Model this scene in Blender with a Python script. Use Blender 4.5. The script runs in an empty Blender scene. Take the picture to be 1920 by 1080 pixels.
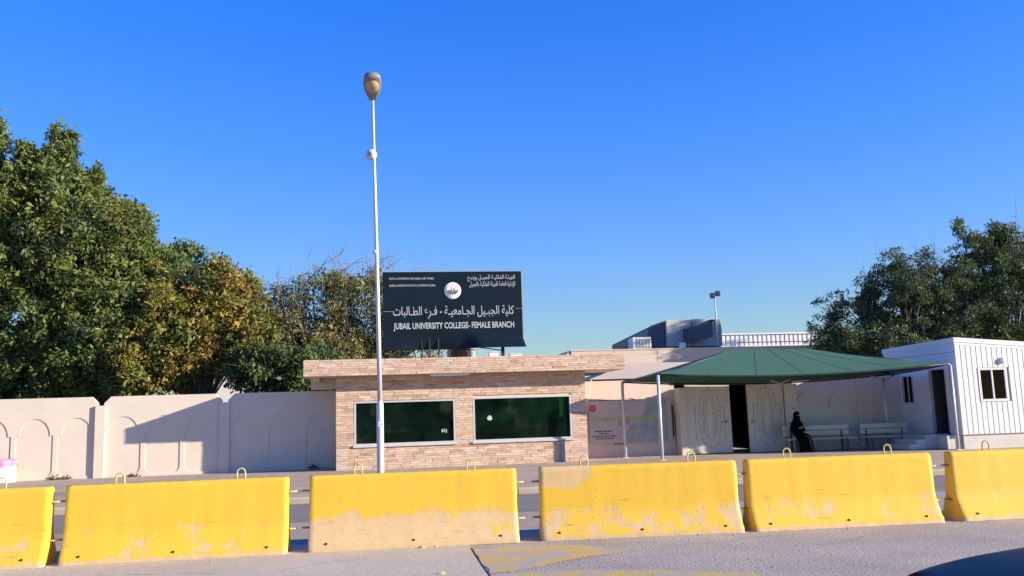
import bpy, bmesh, math, random
import numpy as np
from mathutils import Vector, Matrix
from mathutils.geometry import tessellate_polygon
rnd = random.Random(7)
S = bpy.context.scene
COL = S.collection
PI = math.pi

# ------------------------------------------------------------------ camera
FPX, CAM_H = 1650.0, 1.77
yaw, pitch, roll = math.radians(8.6), math.atan(236 / 1650), math.radians(1.8)
f = Vector((math.sin(yaw) * math.cos(pitch), math.cos(yaw) * math.cos(pitch), math.sin(pitch)))
r0 = Vector((math.cos(yaw), -math.sin(yaw), 0)); u0 = r0.cross(f)
rr = math.cos(roll) * r0 - math.sin(roll) * u0
uu = math.sin(roll) * r0 + math.cos(roll) * u0
cd = bpy.data.cameras.new('camera'); cam = bpy.data.objects.new('camera', cd); COL.objects.link(cam)
M = Matrix((rr, uu, -f)).transposed().to_4x4(); M.translation = Vector((0, 0, CAM_H)); cam.matrix_world = M
cd.sensor_width = 36; cd.sensor_fit = 'HORIZONTAL'; cd.lens = 36 * FPX / 1920
cd.clip_start = .1; cd.clip_end = 3000
S.camera = cam

# ------------------------------------------------------------------ world, sun, exposure
SUN = Vector((1, -.40, .33)).normalized()
elev = math.asin(SUN.z); azim = math.atan2(SUN.x, SUN.y)
W = bpy.data.worlds.new('World'); S.world = W; W.use_nodes = True
wn, wl = W.node_tree.nodes, W.node_tree.links
sky = wn.new('ShaderNodeTexSky'); sky.sky_type = 'NISHITA'; sky.sun_disc = False
sky.sun_elevation = elev; sky.sun_rotation = azim
sky.air_density = 1.0; sky.dust_density = .0; sky.ozone_density = 3.0; sky.altitude = 0
hs = wn.new('ShaderNodeHueSaturation'); hs.inputs['Saturation'].default_value = 1.36; hs.inputs['Hue'].default_value = .526; hs.inputs['Value'].default_value = 1.15
wl.new(sky.outputs[0], hs.inputs['Color']); sg_ = wn.new('ShaderNodeSeparateColor'); wl.new(hs.outputs[0], sg_.inputs[0])      # soft shoulder over the whole dome
dn_ = wn.new('ShaderNodeMath'); dn_.operation = 'MULTIPLY_ADD'; dn_.inputs[1].default_value = .40; dn_.inputs[2].default_value = 1; wl.new(sg_.outputs[1], dn_.inputs[0])
dv_ = wn.new('ShaderNodeMath'); dv_.operation = 'DIVIDE'; dv_.inputs[0].default_value = 1.62; wl.new(dn_.outputs[0], dv_.inputs[1])
vs_ = wn.new('ShaderNodeVectorMath'); vs_.operation = 'SCALE'; wl.new(hs.outputs[0], vs_.inputs[0]); wl.new(dv_.outputs[0], vs_.inputs['Scale'])
wl.new(vs_.outputs[0], wn['Background'].inputs['Color'])
wn['Background'].inputs['Strength'].default_value = .115
sd = bpy.data.lights.new('sun', 'SUN'); sd.energy = 5.0; sd.angle = math.radians(.5); sd.color = (1, .90, .74)
so = bpy.data.objects.new('sun', sd); COL.objects.link(so)
so.rotation_euler = SUN.to_track_quat('Z', 'Y').to_euler(); so.location = (30, -30, 30)
S.view_settings.view_transform = 'Standard'; S.view_settings.look = 'None'
S.view_settings.exposure = 1.02; S.view_settings.gamma = 1; S.view_settings.use_curve_mapping = False
S.render.engine = 'CYCLES'
S.cycles.max_bounces = 6; S.cycles.transparent_max_bounces = 8

# ------------------------------------------------------------------ materials
def mat(name, col, rough=.75, var=.12, scale=3.0, bump=0.0, bscale=60.0, metal=0.0, spec=.4, col2=None, coat=0, dirt=None):
    m = bpy.data.materials.new(name); m.use_nodes = True
    n, l = m.node_tree.nodes, m.node_tree.links; b = n['Principled BSDF']
    tc = n.new('ShaderNodeTexCoord')
    nz = n.new('ShaderNodeTexNoise'); nz.inputs['Scale'].default_value = scale; nz.inputs['Detail'].default_value = 8
    nz.inputs['Roughness'].default_value = .65
    l.new(tc.outputs['Object'], nz.inputs['Vector'])
    mr = n.new('ShaderNodeMapRange'); mr.inputs[1].default_value = .3; mr.inputs[2].default_value = .7
    l.new(nz.outputs[0], mr.inputs[0])
    mx = n.new('ShaderNodeMix'); mx.data_type = 'RGBA'
    a = [c * (1 - var) for c in col]; z = [min(1, c * (1 + var)) for c in col] if col2 is None else col2
    mx.inputs[6].default_value = (*a, 1); mx.inputs[7].default_value = (*z, 1)
    l.new(mr.outputs[0], mx.inputs[0]); out = mx.outputs[2]
    if dirt:
        n2 = n.new('ShaderNodeTexNoise'); n2.inputs['Scale'].default_value = dirt[1]; n2.inputs['Detail'].default_value = 10
        n2.inputs['Roughness'].default_value = .7
        l.new(tc.outputs['Object'], n2.inputs['Vector'])
        m2 = n.new('ShaderNodeMapRange'); m2.inputs[1].default_value = dirt[2]; m2.inputs[2].default_value = dirt[2] + .12
        m2.inputs[4].default_value = dirt[3]
        l.new(n2.outputs[0], m2.inputs[0])
        x2 = n.new('ShaderNodeMix'); x2.data_type = 'RGBA'; x2.inputs[7].default_value = (*dirt[0], 1)
        l.new(m2.outputs[0], x2.inputs[0]); l.new(out, x2.inputs[6]); out = x2.outputs[2]
    l.new(out, b.inputs['Base Color'])
    b.inputs['Roughness'].default_value = rough; b.inputs['Metallic'].default_value = metal
    b.inputs['Specular IOR Level'].default_value = spec; b.inputs['Coat Weight'].default_value = coat
    if bump:
        nb = n.new('ShaderNodeTexNoise'); nb.inputs['Scale'].default_value = bscale; nb.inputs['Detail'].default_value = 6
        l.new(tc.outputs['Object'], nb.inputs['Vector'])
        bp = n.new('ShaderNodeBump'); bp.inputs['Strength'].default_value = bump; bp.inputs['Distance'].default_value = .02
        l.new(nb.outputs[0], bp.inputs['Height']); l.new(bp.outputs[0], b.inputs['Normal'])
    return m

def node_math(n, l, op, a, b=None, c=None, clamp=False):
    x = n.new('ShaderNodeMath'); x.operation = op; x.use_clamp = clamp
    for i, v in enumerate((a, b, c)):
        if v is None: continue
        if isinstance(v, (int, float)): x.inputs[i].default_value = v
        else: l.new(v, x.inputs[i])
    return x.outputs[0]

MT = {}
MT['plaster'] = mat('cream_plaster', (.66, .56, .44), .85, .05, 1.2, .12, 90, dirt=((.50, .43, .36), .9, .60, .5))
MT['plaster_pink'] = mat('pinkish_plaster', (.66, .52, .43), .85, .05, 1.0, .12, 90, dirt=((.48, .38, .31), 1.1, .60, .5))
MT['parapet'] = mat('beige_plaster', (.62, .50, .38), .85, .06, .6, .1, 60, dirt=((.45, .36, .27), .5, .62, .4))
MT['soffit'] = mat('soffit_plaster', (.62, .52, .44), .8, .04)
MT['white_paint'] = mat('white_paint', (.74, .73, .70), .5, .04, 1.5, dirt=((.52, .48, .42), 1.2, .66, .35))
MT['cabin_side'] = mat('cabin_white_sheet', (.72, .72, .72), .45, .04, 1.0, dirt=((.5, .48, .44), .8, .64, .3))
MT['cabin_front'] = mat('cabin_ribbed_white', (.76, .74, .70), .5, .04, 1.2, dirt=((.55, .5, .42), 1.5, .66, .35))
MT['alu'] = mat('aluminium', (.58, .56, .52), .45, .05, 3, metal=.2)
MT['galv'] = mat('galvanised_steel', (.66, .67, .68), .5, .08, 5, metal=.35)
MT['pole_paint'] = mat('pale_pole_paint', (.54, .55, .55), .42, .05, 2, metal=.15, dirt=((.5, .47, .42), 3, .66, .35))
MT['dark_metal'] = mat('dark_metal', (.03, .03, .035), .5, .2)
MT['black'] = mat('black_void', (.012, .012, .012), .9, .1)
MT['inside'] = mat('dark_interior', (.05, .05, .045), .8, .2)  # interior shade put into a near-black base colour
MT['gate'] = mat('gate_cream', (.60, .54, .42), .5, .05, 1.0, dirt=((.4, .34, .27), 1.6, .62, .4))
MT['scroll'] = mat('gate_scrollwork', (.48, .44, .35), .5, .1)
MT['rust'] = mat('rusty_steel', (.30, .16, .08), .8, .3, 30)
MT['loop'] = mat('paint_spattered_rebar', (.60, .45, .16), .7, .25, 30)
MT['bench'] = mat('pale_green_bench', (.56, .54, .36), .6, .08, 4)
MT['bench_leg'] = mat('bench_leg_dark', (.10, .10, .09), .7, .15)
MT['concrete'] = mat('concrete', (.46, .42, .37), .9, .12, 4, .3, 80)
MT['concrete_pale'] = mat('pale_concrete', (.56, .52, .45), .9, .08, 3, .2, 80)
MT['sign'] = mat('sign_dark_navy', (.006, .013, .021), .42, .15, .8, spec=.18)
MT['letter'] = mat('sign_letter_grey', (.42, .43, .42), .5, .05)
MT['white'] = mat('white_disc', (.82, .82, .80), .5, .02)
MT['pink_print'] = mat('emblem_pink', (.75, .58, .52), .6, .02)
MT['grey_print'] = mat('emblem_grey', (.12, .13, .11), .6, .1)
MT['banner'] = mat('banner_print', (.50, .40, .36), .5, .06, .9, col2=(.50, .44, .42))
MT['banner_map'] = mat('banner_picture', (.31, .33, .33), .5, .25, 3.0, dirt=((.12, .14, .17), 5, .6, .7))
MT['red_print'] = mat('red_print', (.42, .12, .13), .6, .05)
MT['pinktxt'] = mat('faded_pink_print', (.46, .24, .26), .6, .05)
MT['green_print'] = mat('green_print', (.38, .38, .14), .6, .1)
MT['dark_print'] = mat('dark_print', (.10, .08, .09), .6, .1)
MT['ac'] = mat('ac_cream', (.64, .62, .56), .55, .05)
MT['fan'] = mat('fan_dusty_brown', (.22, .13, .07), .7, .15, 6)
MT['grill'] = mat('grille_grey', (.30, .30, .29), .6, .1)
MT['hvac'] = mat('hvac_grey', (.47, .46, .39), .55, .07, .7, metal=.1, dirt=((.24, .25, .25), .9, .6, .5))
MT['hvac_shade'] = mat('hvac_shaded_blue', (.075, .09, .115), .55, .07, .7, metal=.1)  # shaded sides of the grey unit, shade put into a dark blue
MT['corr'] = mat('corrugated_white', (.74, .73, .70), .5, .04)
MT['pink'] = mat('pink_plastic_bag', (.66, .13, .36), .45, .2, 4, col2=(.72, .38, .52))
MT['bin'] = mat('white_drum', (.64, .61, .53), .55, .06)
MT['cloth'] = mat('black_cloth', (.004, .004, .0045), .95, .2, 8, spec=.08)
MT['skin'] = mat('skin', (.42, .26, .18), .6, .05)
MT['bark'] = mat('bark', (.13, .10, .075), .9, .3, 6, .4, 30)
MT['twig'] = mat('grey_twig', (.24, .20, .17), .9, .25, 6)
MT['car'] = mat('black_car_paint', (.004, .005, .007), .36, .1, spec=.10, coat=.0)
MT['tyre'] = mat('tyre', (.02, .02, .02), .85, .1)
MT['rim'] = mat('rim', (.5, .5, .52), .3, .05, metal=.9)
MT['lens'] = mat('headlight_lens', (.7, .72, .75), .1, .02, spec=.6)
MT['redlens'] = mat('tail_lens', (.4, .02, .02), .2, .02)
MT['lamp_lens'] = mat('amber_diffuser', (.48, .33, .22), .45, .12, 9)
MT['lamp_body'] = mat('lamp_grey', (.20, .20, .19), .5, .1)
MT['tan_fabric'] = mat('tan_shade_cloth', (.54, .43, .29), .85, .04, 1)
MT['paper'] = mat('white_paper', (.50, .52, .48), .7, .02)
MT['guard_inner'] = mat('guardroom_wall', (.05, .06, .05), .8, .1)  # near-black colour stands in for shade, muting sun through the windows
MT['desk'] = mat('desk', (.12, .16, .11), .6, .2)
MT['yellow_green'] = mat('yellow_green_bar', (.20, .34, .05), .5, .1)
MT['roof'] = mat('roof_screed', (.45, .42, .38), .9, .1)
MT['kerb'] = mat('kerb_concrete', (.42, .33, .24), .9, .12, 3, .3, 60)
MT['house'] = mat('far_house_cream', (.62, .56, .48), .85, .06)
MT['weed'] = mat('dry_weed', (.12, .09, .045), .9, .3)
MT['leaf_debris'] = mat('dry_yellow_chip', (.56, .38, .10), .8, .2, 20)

def glass(name, tint, rough=.02, spec=.5, diffuse_tint=None):
    m = bpy.data.materials.new(name); m.use_nodes = True
    n, l = m.node_tree.nodes, m.node_tree.links
    for x in list(n): n.remove(x)
    o = n.new('ShaderNodeOutputMaterial'); t = n.new('ShaderNodeBsdfTransparent'); t.inputs[0].default_value = (*tint, 1)
    g = n.new('ShaderNodeBsdfGlossy'); g.inputs['Roughness'].default_value = rough
    fr = n.new('ShaderNodeFresnel'); fr.inputs[0].default_value = 1.45
    k = node_math(n, l, 'MULTIPLY', fr.outputs[0], spec)
    mx = n.new('ShaderNodeMixShader'); l.new(k, mx.inputs[0]); base_ = t.outputs[0]
    if diffuse_tint:      # uneven diffuse green mixed in so the dark pane reads dim green
        tc = n.new('ShaderNodeTexCoord'); nz = n.new('ShaderNodeTexNoise'); nz.inputs['Scale'].default_value = 1.6; nz.inputs['Detail'].default_value = 8; l.new(tc.outputs['Object'], nz.inputs['Vector'])
        mr = n.new('ShaderNodeMapRange'); mr.inputs[1].default_value = .3; mr.inputs[2].default_value = .7; mr.inputs[3].default_value = .05; mr.inputs[4].default_value = .22; l.new(nz.outputs[0], mr.inputs[0])
        df = n.new('ShaderNodeBsdfDiffuse'); df.inputs[0].default_value = (*diffuse_tint, 1); m0 = n.new('ShaderNodeMixShader')
        l.new(mr.outputs[0], m0.inputs[0]); l.new(base_, m0.inputs[1]); l.new(df.outputs[0], m0.inputs[2]); base_ = m0.outputs[0]
    l.new(base_, mx.inputs[1]); l.new(g.outputs[0], mx.inputs[2])
    l.new(mx.outputs[0], o.inputs[0]); return m
MT['green_glass'] = glass('dark_green_glass', (.12, .30, .18), spec=1.0, diffuse_tint=(.025, .075, .050))
MT['dark_glass'] = glass('dark_glass', (.06, .06, .065), spec=.6)
MT['car_glass'] = glass('car_glass', (.06, .06, .07), spec=1.0)

def shade_cloth():
    m = mat('green_shade_cloth', (.038, .112, .072), .8, .07, .8, .05, 300)
    return m
MT['canopy'] = shade_cloth(); MT['canopy_seam'] = mat('green_seam', (.036, .105, .070), .85)

def stone_mat(individual):
    m = bpy.data.materials.new('ledge_stone_' + ('piece' if individual else 'veneer')); m.use_nodes = True
    n, l = m.node_tree.nodes, m.node_tree.links; b = n['Principled BSDF']
    if individual:
        oi = n.new('ShaderNodeObjectInfo'); v = oi.outputs['Random']
    else:
        at = n.new('ShaderNodeAttribute'); at.attribute_name = 'tone'; v = at.outputs['Fac']
    cr = n.new('ShaderNodeValToRGB'); l.new(v, cr.inputs[0]); e = cr.color_ramp.elements
    cols = [(0, (.44, .27, .17)), (.15, (.60, .43, .31)), (.35, (.60, .36, .22)), (.55, (.65, .49, .37)), (.75, (.60, .41, .27)), (.9, (.69, .55, .43)), (1, (.50, .33, .22))]
    e[0].position, e[0].color = 0, (*cols[0][1], 1); e[1].position, e[1].color = 1, (*cols[-1][1], 1)
    for p, c in cols[1:-1]:
        q = e.new(p); q.color = (*c, 1)
    g = n.new('ShaderNodeNewGeometry')
    nz = n.new('ShaderNodeTexNoise'); nz.inputs['Scale'].default_value = 9; nz.inputs['Detail'].default_value = 8
    mp = n.new('ShaderNodeMapping'); mp.inputs['Scale'].default_value = (.6, 1, 3.0)
    l.new(g.outputs['Position'], mp.inputs[0]); l.new(mp.outputs[0], nz.inputs['Vector'])
    mr = n.new('ShaderNodeMapRange'); mr.inputs[1].default_value = .3; mr.inputs[2].default_value = .7; mr.inputs[3].default_value = .76; mr.inputs[4].default_value = 1.16
    l.new(nz.outputs[0], mr.inputs[0])
    mx = n.new('ShaderNodeMix'); mx.data_type = 'RGBA'; mx.blend_type = 'MULTIPLY'; mx.inputs[0].default_value = 1
    l.new(cr.outputs[0], mx.inputs[6]); l.new(mr.outputs[0], mx.inputs[7]); l.new(mx.outputs[2], b.inputs['Base Color'])
    b.inputs['Roughness'].default_value = .85
    bp = n.new('ShaderNodeBump'); bp.inputs['Strength'].default_value = .4; bp.inputs['Distance'].default_value = .02
    l.new(nz.outputs[0], bp.inputs['Height']); l.new(bp.outputs[0], b.inputs['Normal'])
    return m
MT['stone_piece'] = stone_mat(True); MT['stone_veneer'] = stone_mat(False)

def barrier_mat():
    m = bpy.data.materials.new('yellow_barrier_paint'); m.use_nodes = True
    n, l = m.node_tree.nodes, m.node_tree.links; b = n['Principled BSDF']
    tc = n.new('ShaderNodeTexCoord'); oi = n.new('ShaderNodeObjectInfo')
    off = n.new('ShaderNodeVectorMath'); off.operation = 'ADD'
    cb = n.new('ShaderNodeCombineXYZ'); l.new(node_math(n, l, 'MULTIPLY', oi.outputs['Random'], 40.0), cb.inputs[0])
    l.new(tc.outputs['Object'], off.inputs[0]); l.new(cb.outputs[0], off.inputs[1]); P = off.outputs[0]
    sx = n.new('ShaderNodeSeparateXYZ'); l.new(tc.outputs['Object'], sx.inputs[0])
    def noise(sc, det=8, ro=.6):
        q = n.new('ShaderNodeTexNoise'); q.inputs['Scale'].default_value = sc; q.inputs['Detail'].default_value = det; q.inputs['Roughness'].default_value = ro
        l.new(P, q.inputs['Vector']); return q.outputs[0]
    wear = n.new('ShaderNodeAttribute'); wear.attribute_type = 'OBJECT'; wear.attribute_name = 'wear'
    patch = n.new('ShaderNodeAttribute'); patch.attribute_type = 'OBJECT'; patch.attribute_name = 'patch'
    zc = n.new('ShaderNodeAttribute'); zc.attribute_type = 'OBJECT'; zc.attribute_name = 'wear_z'
    hw = n.new('ShaderNodeAttribute'); hw.attribute_type = 'OBJECT'; hw.attribute_name = 'wear_h'
    dzc = node_math(n, l, 'ABSOLUTE', node_math(n, l, 'SUBTRACT', sx.outputs[2], zc.outputs['Fac']))
    band = node_math(n, l, 'MULTIPLY', node_math(n, l, 'SUBTRACT', hw.outputs['Fac'], dzc), 1.5)
    band = node_math(n, l, 'MINIMUM', band, wear.outputs['Fac'])
    base = node_math(n, l, 'ADD', band, node_math(n, l, 'MULTIPLY', node_math(n, l, 'SUBTRACT', noise(3.4, 12, .72), .5), 1.3))
    base = node_math(n, l, 'ADD', base, node_math(n, l, 'MULTIPLY', node_math(n, l, 'SUBTRACT', noise(22, 6, .7), .5), .35))
    low = node_math(n, l, 'MULTIPLY', node_math(n, l, 'SUBTRACT', .055, sx.outputs[2]), 6.0)
    low = node_math(n, l, 'ADD', low, node_math(n, l, 'SUBTRACT', noise(8), .5))
    base = node_math(n, l, 'MAXIMUM', base, low)
    # bare patch near the upper left corner of the barriers that have one
    dx = node_math(n, l, 'MULTIPLY', node_math(n, l, 'SUBTRACT', sx.outputs[0], .28), 1.0)
    dz = node_math(n, l, 'MULTIPLY', node_math(n, l, 'SUBTRACT', sx.outputs[2], 1.0), 1.7)
    d = node_math(n, l, 'SQRT', node_math(n, l, 'ADD', node_math(n, l, 'MULTIPLY', dx, dx), node_math(n, l, 'MULTIPLY', dz, dz)))
    pt = node_math(n, l, 'SUBTRACT', node_math(n, l, 'MULTIPLY', patch.outputs['Fac'], .62), d)
    pt = node_math(n, l, 'ADD', pt, node_math(n, l, 'MULTIPLY', node_math(n, l, 'SUBTRACT', noise(3, 9), .5), .7))
    pt = node_math(n, l, 'MINIMUM', pt, node_math(n, l, 'MULTIPLY', patch.outputs['Fac'], 1.0))
    pt = node_math(n, l, 'SUBTRACT', pt, .02)
    mrk = n.new('ShaderNodeMapRange'); mrk.inputs[1].default_value = .0; mrk.inputs[2].default_value = .035; l.new(base, mrk.inputs[0])
    mrp = n.new('ShaderNodeMapRange'); mrp.inputs[1].default_value = .0; mrp.inputs[2].default_value = .04; l.new(pt, mrp.inputs[0])
    mrp.inputs[4].default_value = .85
    bare = node_math(n, l, 'MAXIMUM', mrk.outputs[0], mrp.outputs[0])
    paint = n.new('ShaderNodeMix'); paint.data_type = 'RGBA'
    paint.inputs[6].default_value = (.72, .43, .035, 1); paint.inputs[7].default_value = (.76, .47, .045, 1)
    l.new(noise(1.3), paint.inputs[0])
    conc = n.new('ShaderNodeMix'); conc.data_type = 'RGBA'
    conc.inputs[6].default_value = (.55, .37, .16, 1); conc.inputs[7].default_value = (.66, .48, .26, 1); l.new(noise(7), conc.inputs[0])
    mx = n.new('ShaderNodeMix'); mx.data_type = 'RGBA'; l.new(bare, mx.inputs[0]); l.new(paint.outputs[2], mx.inputs[6]); l.new(conc.outputs[2], mx.inputs[7])
    # pock marks and chips
    vo = n.new('ShaderNodeTexVoronoi'); vo.inputs['Scale'].default_value = 9; vo.inputs['Randomness'].default_value = 1
    l.new(P, vo.inputs['Vector'])
    sel = n.new('ShaderNodeSeparateColor'); l.new(vo.outputs['Color'], sel.inputs[0])
    hole = node_math(n, l, 'MULTIPLY', node_math(n, l, 'LESS_THAN', vo.outputs['Distance'], .085), node_math(n, l, 'GREATER_THAN', node_math(n, l, 'SUBTRACT', sel.outputs[0], node_math(n, l, 'MULTIPLY', sx.outputs[2], .12)), .74))
    m3 = n.new('ShaderNodeMix'); m3.data_type = 'RGBA'; m3.inputs[7].default_value = (.22, .14, .06, 1)
    l.new(node_math(n, l, 'MULTIPLY', hole, .8), m3.inputs[0]); l.new(mx.outputs[2], m3.inputs[6])
    fine = node_math(n, l, 'MULTIPLY', node_math(n, l, 'GREATER_THAN', node_math(n, l, 'ADD', noise(38, 4, .6), node_math(n, l, 'MULTIPLY', node_math(n, l, 'SUBTRACT', hw.outputs['Fac'], dzc), .28)), .70), .55)
    m4 = n.new('ShaderNodeMix'); m4.data_type = 'RGBA'; m4.inputs[7].default_value = (.30, .19, .07, 1); l.new(fine, m4.inputs[0]); l.new(m3.outputs[2], m4.inputs[6])
    gr = n.new('ShaderNodeMapRange'); gr.inputs[1].default_value = .45; gr.inputs[2].default_value = .75; gr.inputs[3].default_value = 0; gr.inputs[4].default_value = .28
    st = n.new('ShaderNodeTexNoise'); st.inputs['Scale'].default_value = 2.0; st.inputs['Detail'].default_value = 9; st.inputs['Roughness'].default_value = .7
    sm_ = n.new('ShaderNodeMapping'); sm_.inputs['Scale'].default_value = (2.2, 1, .5); l.new(P, sm_.inputs[0]); l.new(sm_.outputs[0], st.inputs['Vector']); l.new(st.outputs[0], gr.inputs[0])
    m5 = n.new('ShaderNodeMix'); m5.data_type = 'RGBA'; m5.inputs[7].default_value = (.46, .29, .07, 1); l.new(gr.outputs[0], m5.inputs[0]); l.new(m4.outputs[2], m5.inputs[6])
    sc2 = n.new('ShaderNodeMapping'); sc2.inputs['Scale'].default_value = (1.6, 1, 16); l.new(P, sc2.inputs[0])
    ns2 = n.new('ShaderNodeTexNoise'); ns2.inputs['Scale'].default_value = 1.5; ns2.inputs['Detail'].default_value = 6; l.new(sc2.outputs[0], ns2.inputs['Vector'])
    msk = n.new('ShaderNodeMapRange'); msk.inputs[1].default_value = .62; msk.inputs[2].default_value = .74; msk.inputs[4].default_value = .45; l.new(ns2.outputs[0], msk.inputs[0])
    lim = node_math(n, l, 'MULTIPLY', msk.outputs[0], node_math(n, l, 'LESS_THAN', node_math(n, l, 'ADD', sx.outputs[2], node_math(n, l, 'MULTIPLY', noise(3), .5)), .78))
    m6 = n.new('ShaderNodeMix'); m6.data_type = 'RGBA'; m6.inputs[7].default_value = (.20, .13, .05, 1); l.new(lim, m6.inputs[0]); l.new(m5.outputs[2], m6.inputs[6])
    l.new(m6.outputs[2], b.inputs['Base Color'])
    b.inputs['Roughness'].default_value = .65; b.inputs['Specular IOR Level'].default_value = .3
    h = node_math(n, l, 'SUBTRACT', node_math(n, l, 'ADD', node_math(n, l, 'MULTIPLY', noise(40), .25), node_math(n, l, 'MULTIPLY', noise(4), .5)), node_math(n, l, 'MULTIPLY', bare, .25))
    bp = n.new('ShaderNodeBump'); bp.inputs['Strength'].default_value = .35; bp.inputs['Distance'].default_value = .02
    l.new(h, bp.inputs['Height']); l.new(bp.outputs[0], b.inputs['Normal'])
    return m
MT['barrier'] = barrier_mat()

def ground_mat(name, c1, c2, grain, gs, patchc=None, rough=.95, worn=None):
    """aggregate: fine grain plus broad blotches, in object space."""
    m = bpy.data.materials.new(name); m.use_nodes = True
    n, l = m.node_tree.nodes, m.node_tree.links; b = n['Principled BSDF']
    tc = n.new('ShaderNodeTexCoord')
    def noise(sc, det=6):
        q = n.new('ShaderNodeTexNoise'); q.inputs['Scale'].default_value = sc; q.inputs['Detail'].default_value = det; q.inputs['Roughness'].default_value = .65
        l.new(tc.outputs['Object'], q.inputs['Vector']); return q.outputs[0]
    mr = n.new('ShaderNodeMapRange'); mr.inputs[1].default_value = .35; mr.inputs[2].default_value = .65; l.new(noise(.6, 10), mr.inputs[0])
    mx = n.new('ShaderNodeMix'); mx.data_type = 'RGBA'; mx.inputs[6].default_value = (*c1, 1); mx.inputs[7].default_value = (*c2, 1); l.new(mr.outputs[0], mx.inputs[0])
    g = n.new('ShaderNodeMapRange'); g.inputs[1].default_value = .3; g.inputs[2].default_value = .7; g.inputs[3].default_value = 1 - grain; g.inputs[4].default_value = 1 + grain
    nn = noise(gs, 3); l.new(nn, g.inputs[0])
    m2 = n.new('ShaderNodeMix'); m2.data_type = 'RGBA'; m2.blend_type = 'MULTIPLY'; m2.inputs[0].default_value = 1
    l.new(mx.outputs[2], m2.inputs[6]); l.new(g.outputs[0], m2.inputs[7]); out = m2.outputs[2]
    if worn:
        w = n.new('ShaderNodeMapRange'); w.inputs[1].default_value = worn[1]; w.inputs[2].default_value = worn[1] + .08; l.new(noise(worn[2], 12), w.inputs[0])
        m3 = n.new('ShaderNodeMix'); m3.data_type = 'RGBA'; m3.inputs[7].default_value = (*worn[0], 1); l.new(w.outputs[0], m3.inputs[0]); l.new(out, m3.inputs[6]); out = m3.outputs[2]
    l.new(out, b.inputs['Base Color']); b.inputs['Roughness'].default_value = rough; b.inputs['Specular IOR Level'].default_value = .25
    bp = n.new('ShaderNodeBump'); bp.inputs['Strength'].default_value = .5; bp.inputs['Distance'].default_value = .008
    l.new(nn, bp.inputs['Height']); l.new(bp.outputs[0], b.inputs['Normal'])
    return m
MT['asphalt'] = ground_mat('coarse_asphalt', (.32, .27, .21), (.42, .36, .285), .75, 38)
MT['apron'] = ground_mat('pale_concrete_apron', (.46, .38, .275), (.53, .445, .33), .34, 42)
MT['pale_band'] = ground_mat('pale_road_band', (.31, .25, .185), (.38, .31, .235), .3, 40)
MT['far_road'] = ground_mat('far_asphalt', (.19, .16, .13), (.25, .21, .175), .3, 40)
MT['paving'] = ground_mat('dusty_paving', (.36, .265, .18), (.45, .345, .245), .22, 6)
MT['sand'] = ground_mat('sandy_ground', (.40, .33, .25), (.46, .39, .30), .15, 8)
MT['yellow_line'] = ground_mat('worn_yellow_paint', (.58, .38, .09), (.50, .36, .15), .3, 60, worn=((.40, .35, .28), .47, 2.6))

def leaf_mat(name):
    m = bpy.data.materials.new(name); m.use_nodes = True
    n, l = m.node_tree.nodes, m.node_tree.links; b = n['Principled BSDF']
    at = n.new('ShaderNodeAttribute'); at.attribute_name = 'tone'
    l.new(at.outputs['Color'], b.inputs['Base Color']); b.inputs['Roughness'].default_value = .6; b.inputs['Specular IOR Level'].default_value = .25
    tr = n.new('ShaderNodeBsdfTranslucent'); l.new(at.outputs['Color'], tr.inputs[0])
    mx = n.new('ShaderNodeMixShader'); mx.inputs[0].default_value = .22
    l.new(b.outputs[0], mx.inputs[1]); l.new(tr.outputs[0], mx.inputs[2]); l.new(mx.outputs[0], n['Material Output'].inputs[0])
    return m
MT['leaf'] = leaf_mat('leaf')

# ------------------------------------------------------------------ object helpers
def link(o): COL.objects.link(o); return o
def thing(name, label, cat, loc=(0, 0, 0), rz=0, group=None):
    o = link(bpy.data.objects.new(name, None)); o.location = loc; o.rotation_euler = (0, 0, rz)
    o.empty_display_size = .2; return tag(o, label, cat, group)
def tag(o, label, cat, group=None):
    o['label'] = label; o['category'] = cat
    if group: o['group'] = group
    return o
def copy_tree(o, parent=None):
    c = link(o.copy()); c.parent = parent
    for ch in list(o.children): copy_tree(ch, c)
    return c

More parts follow.
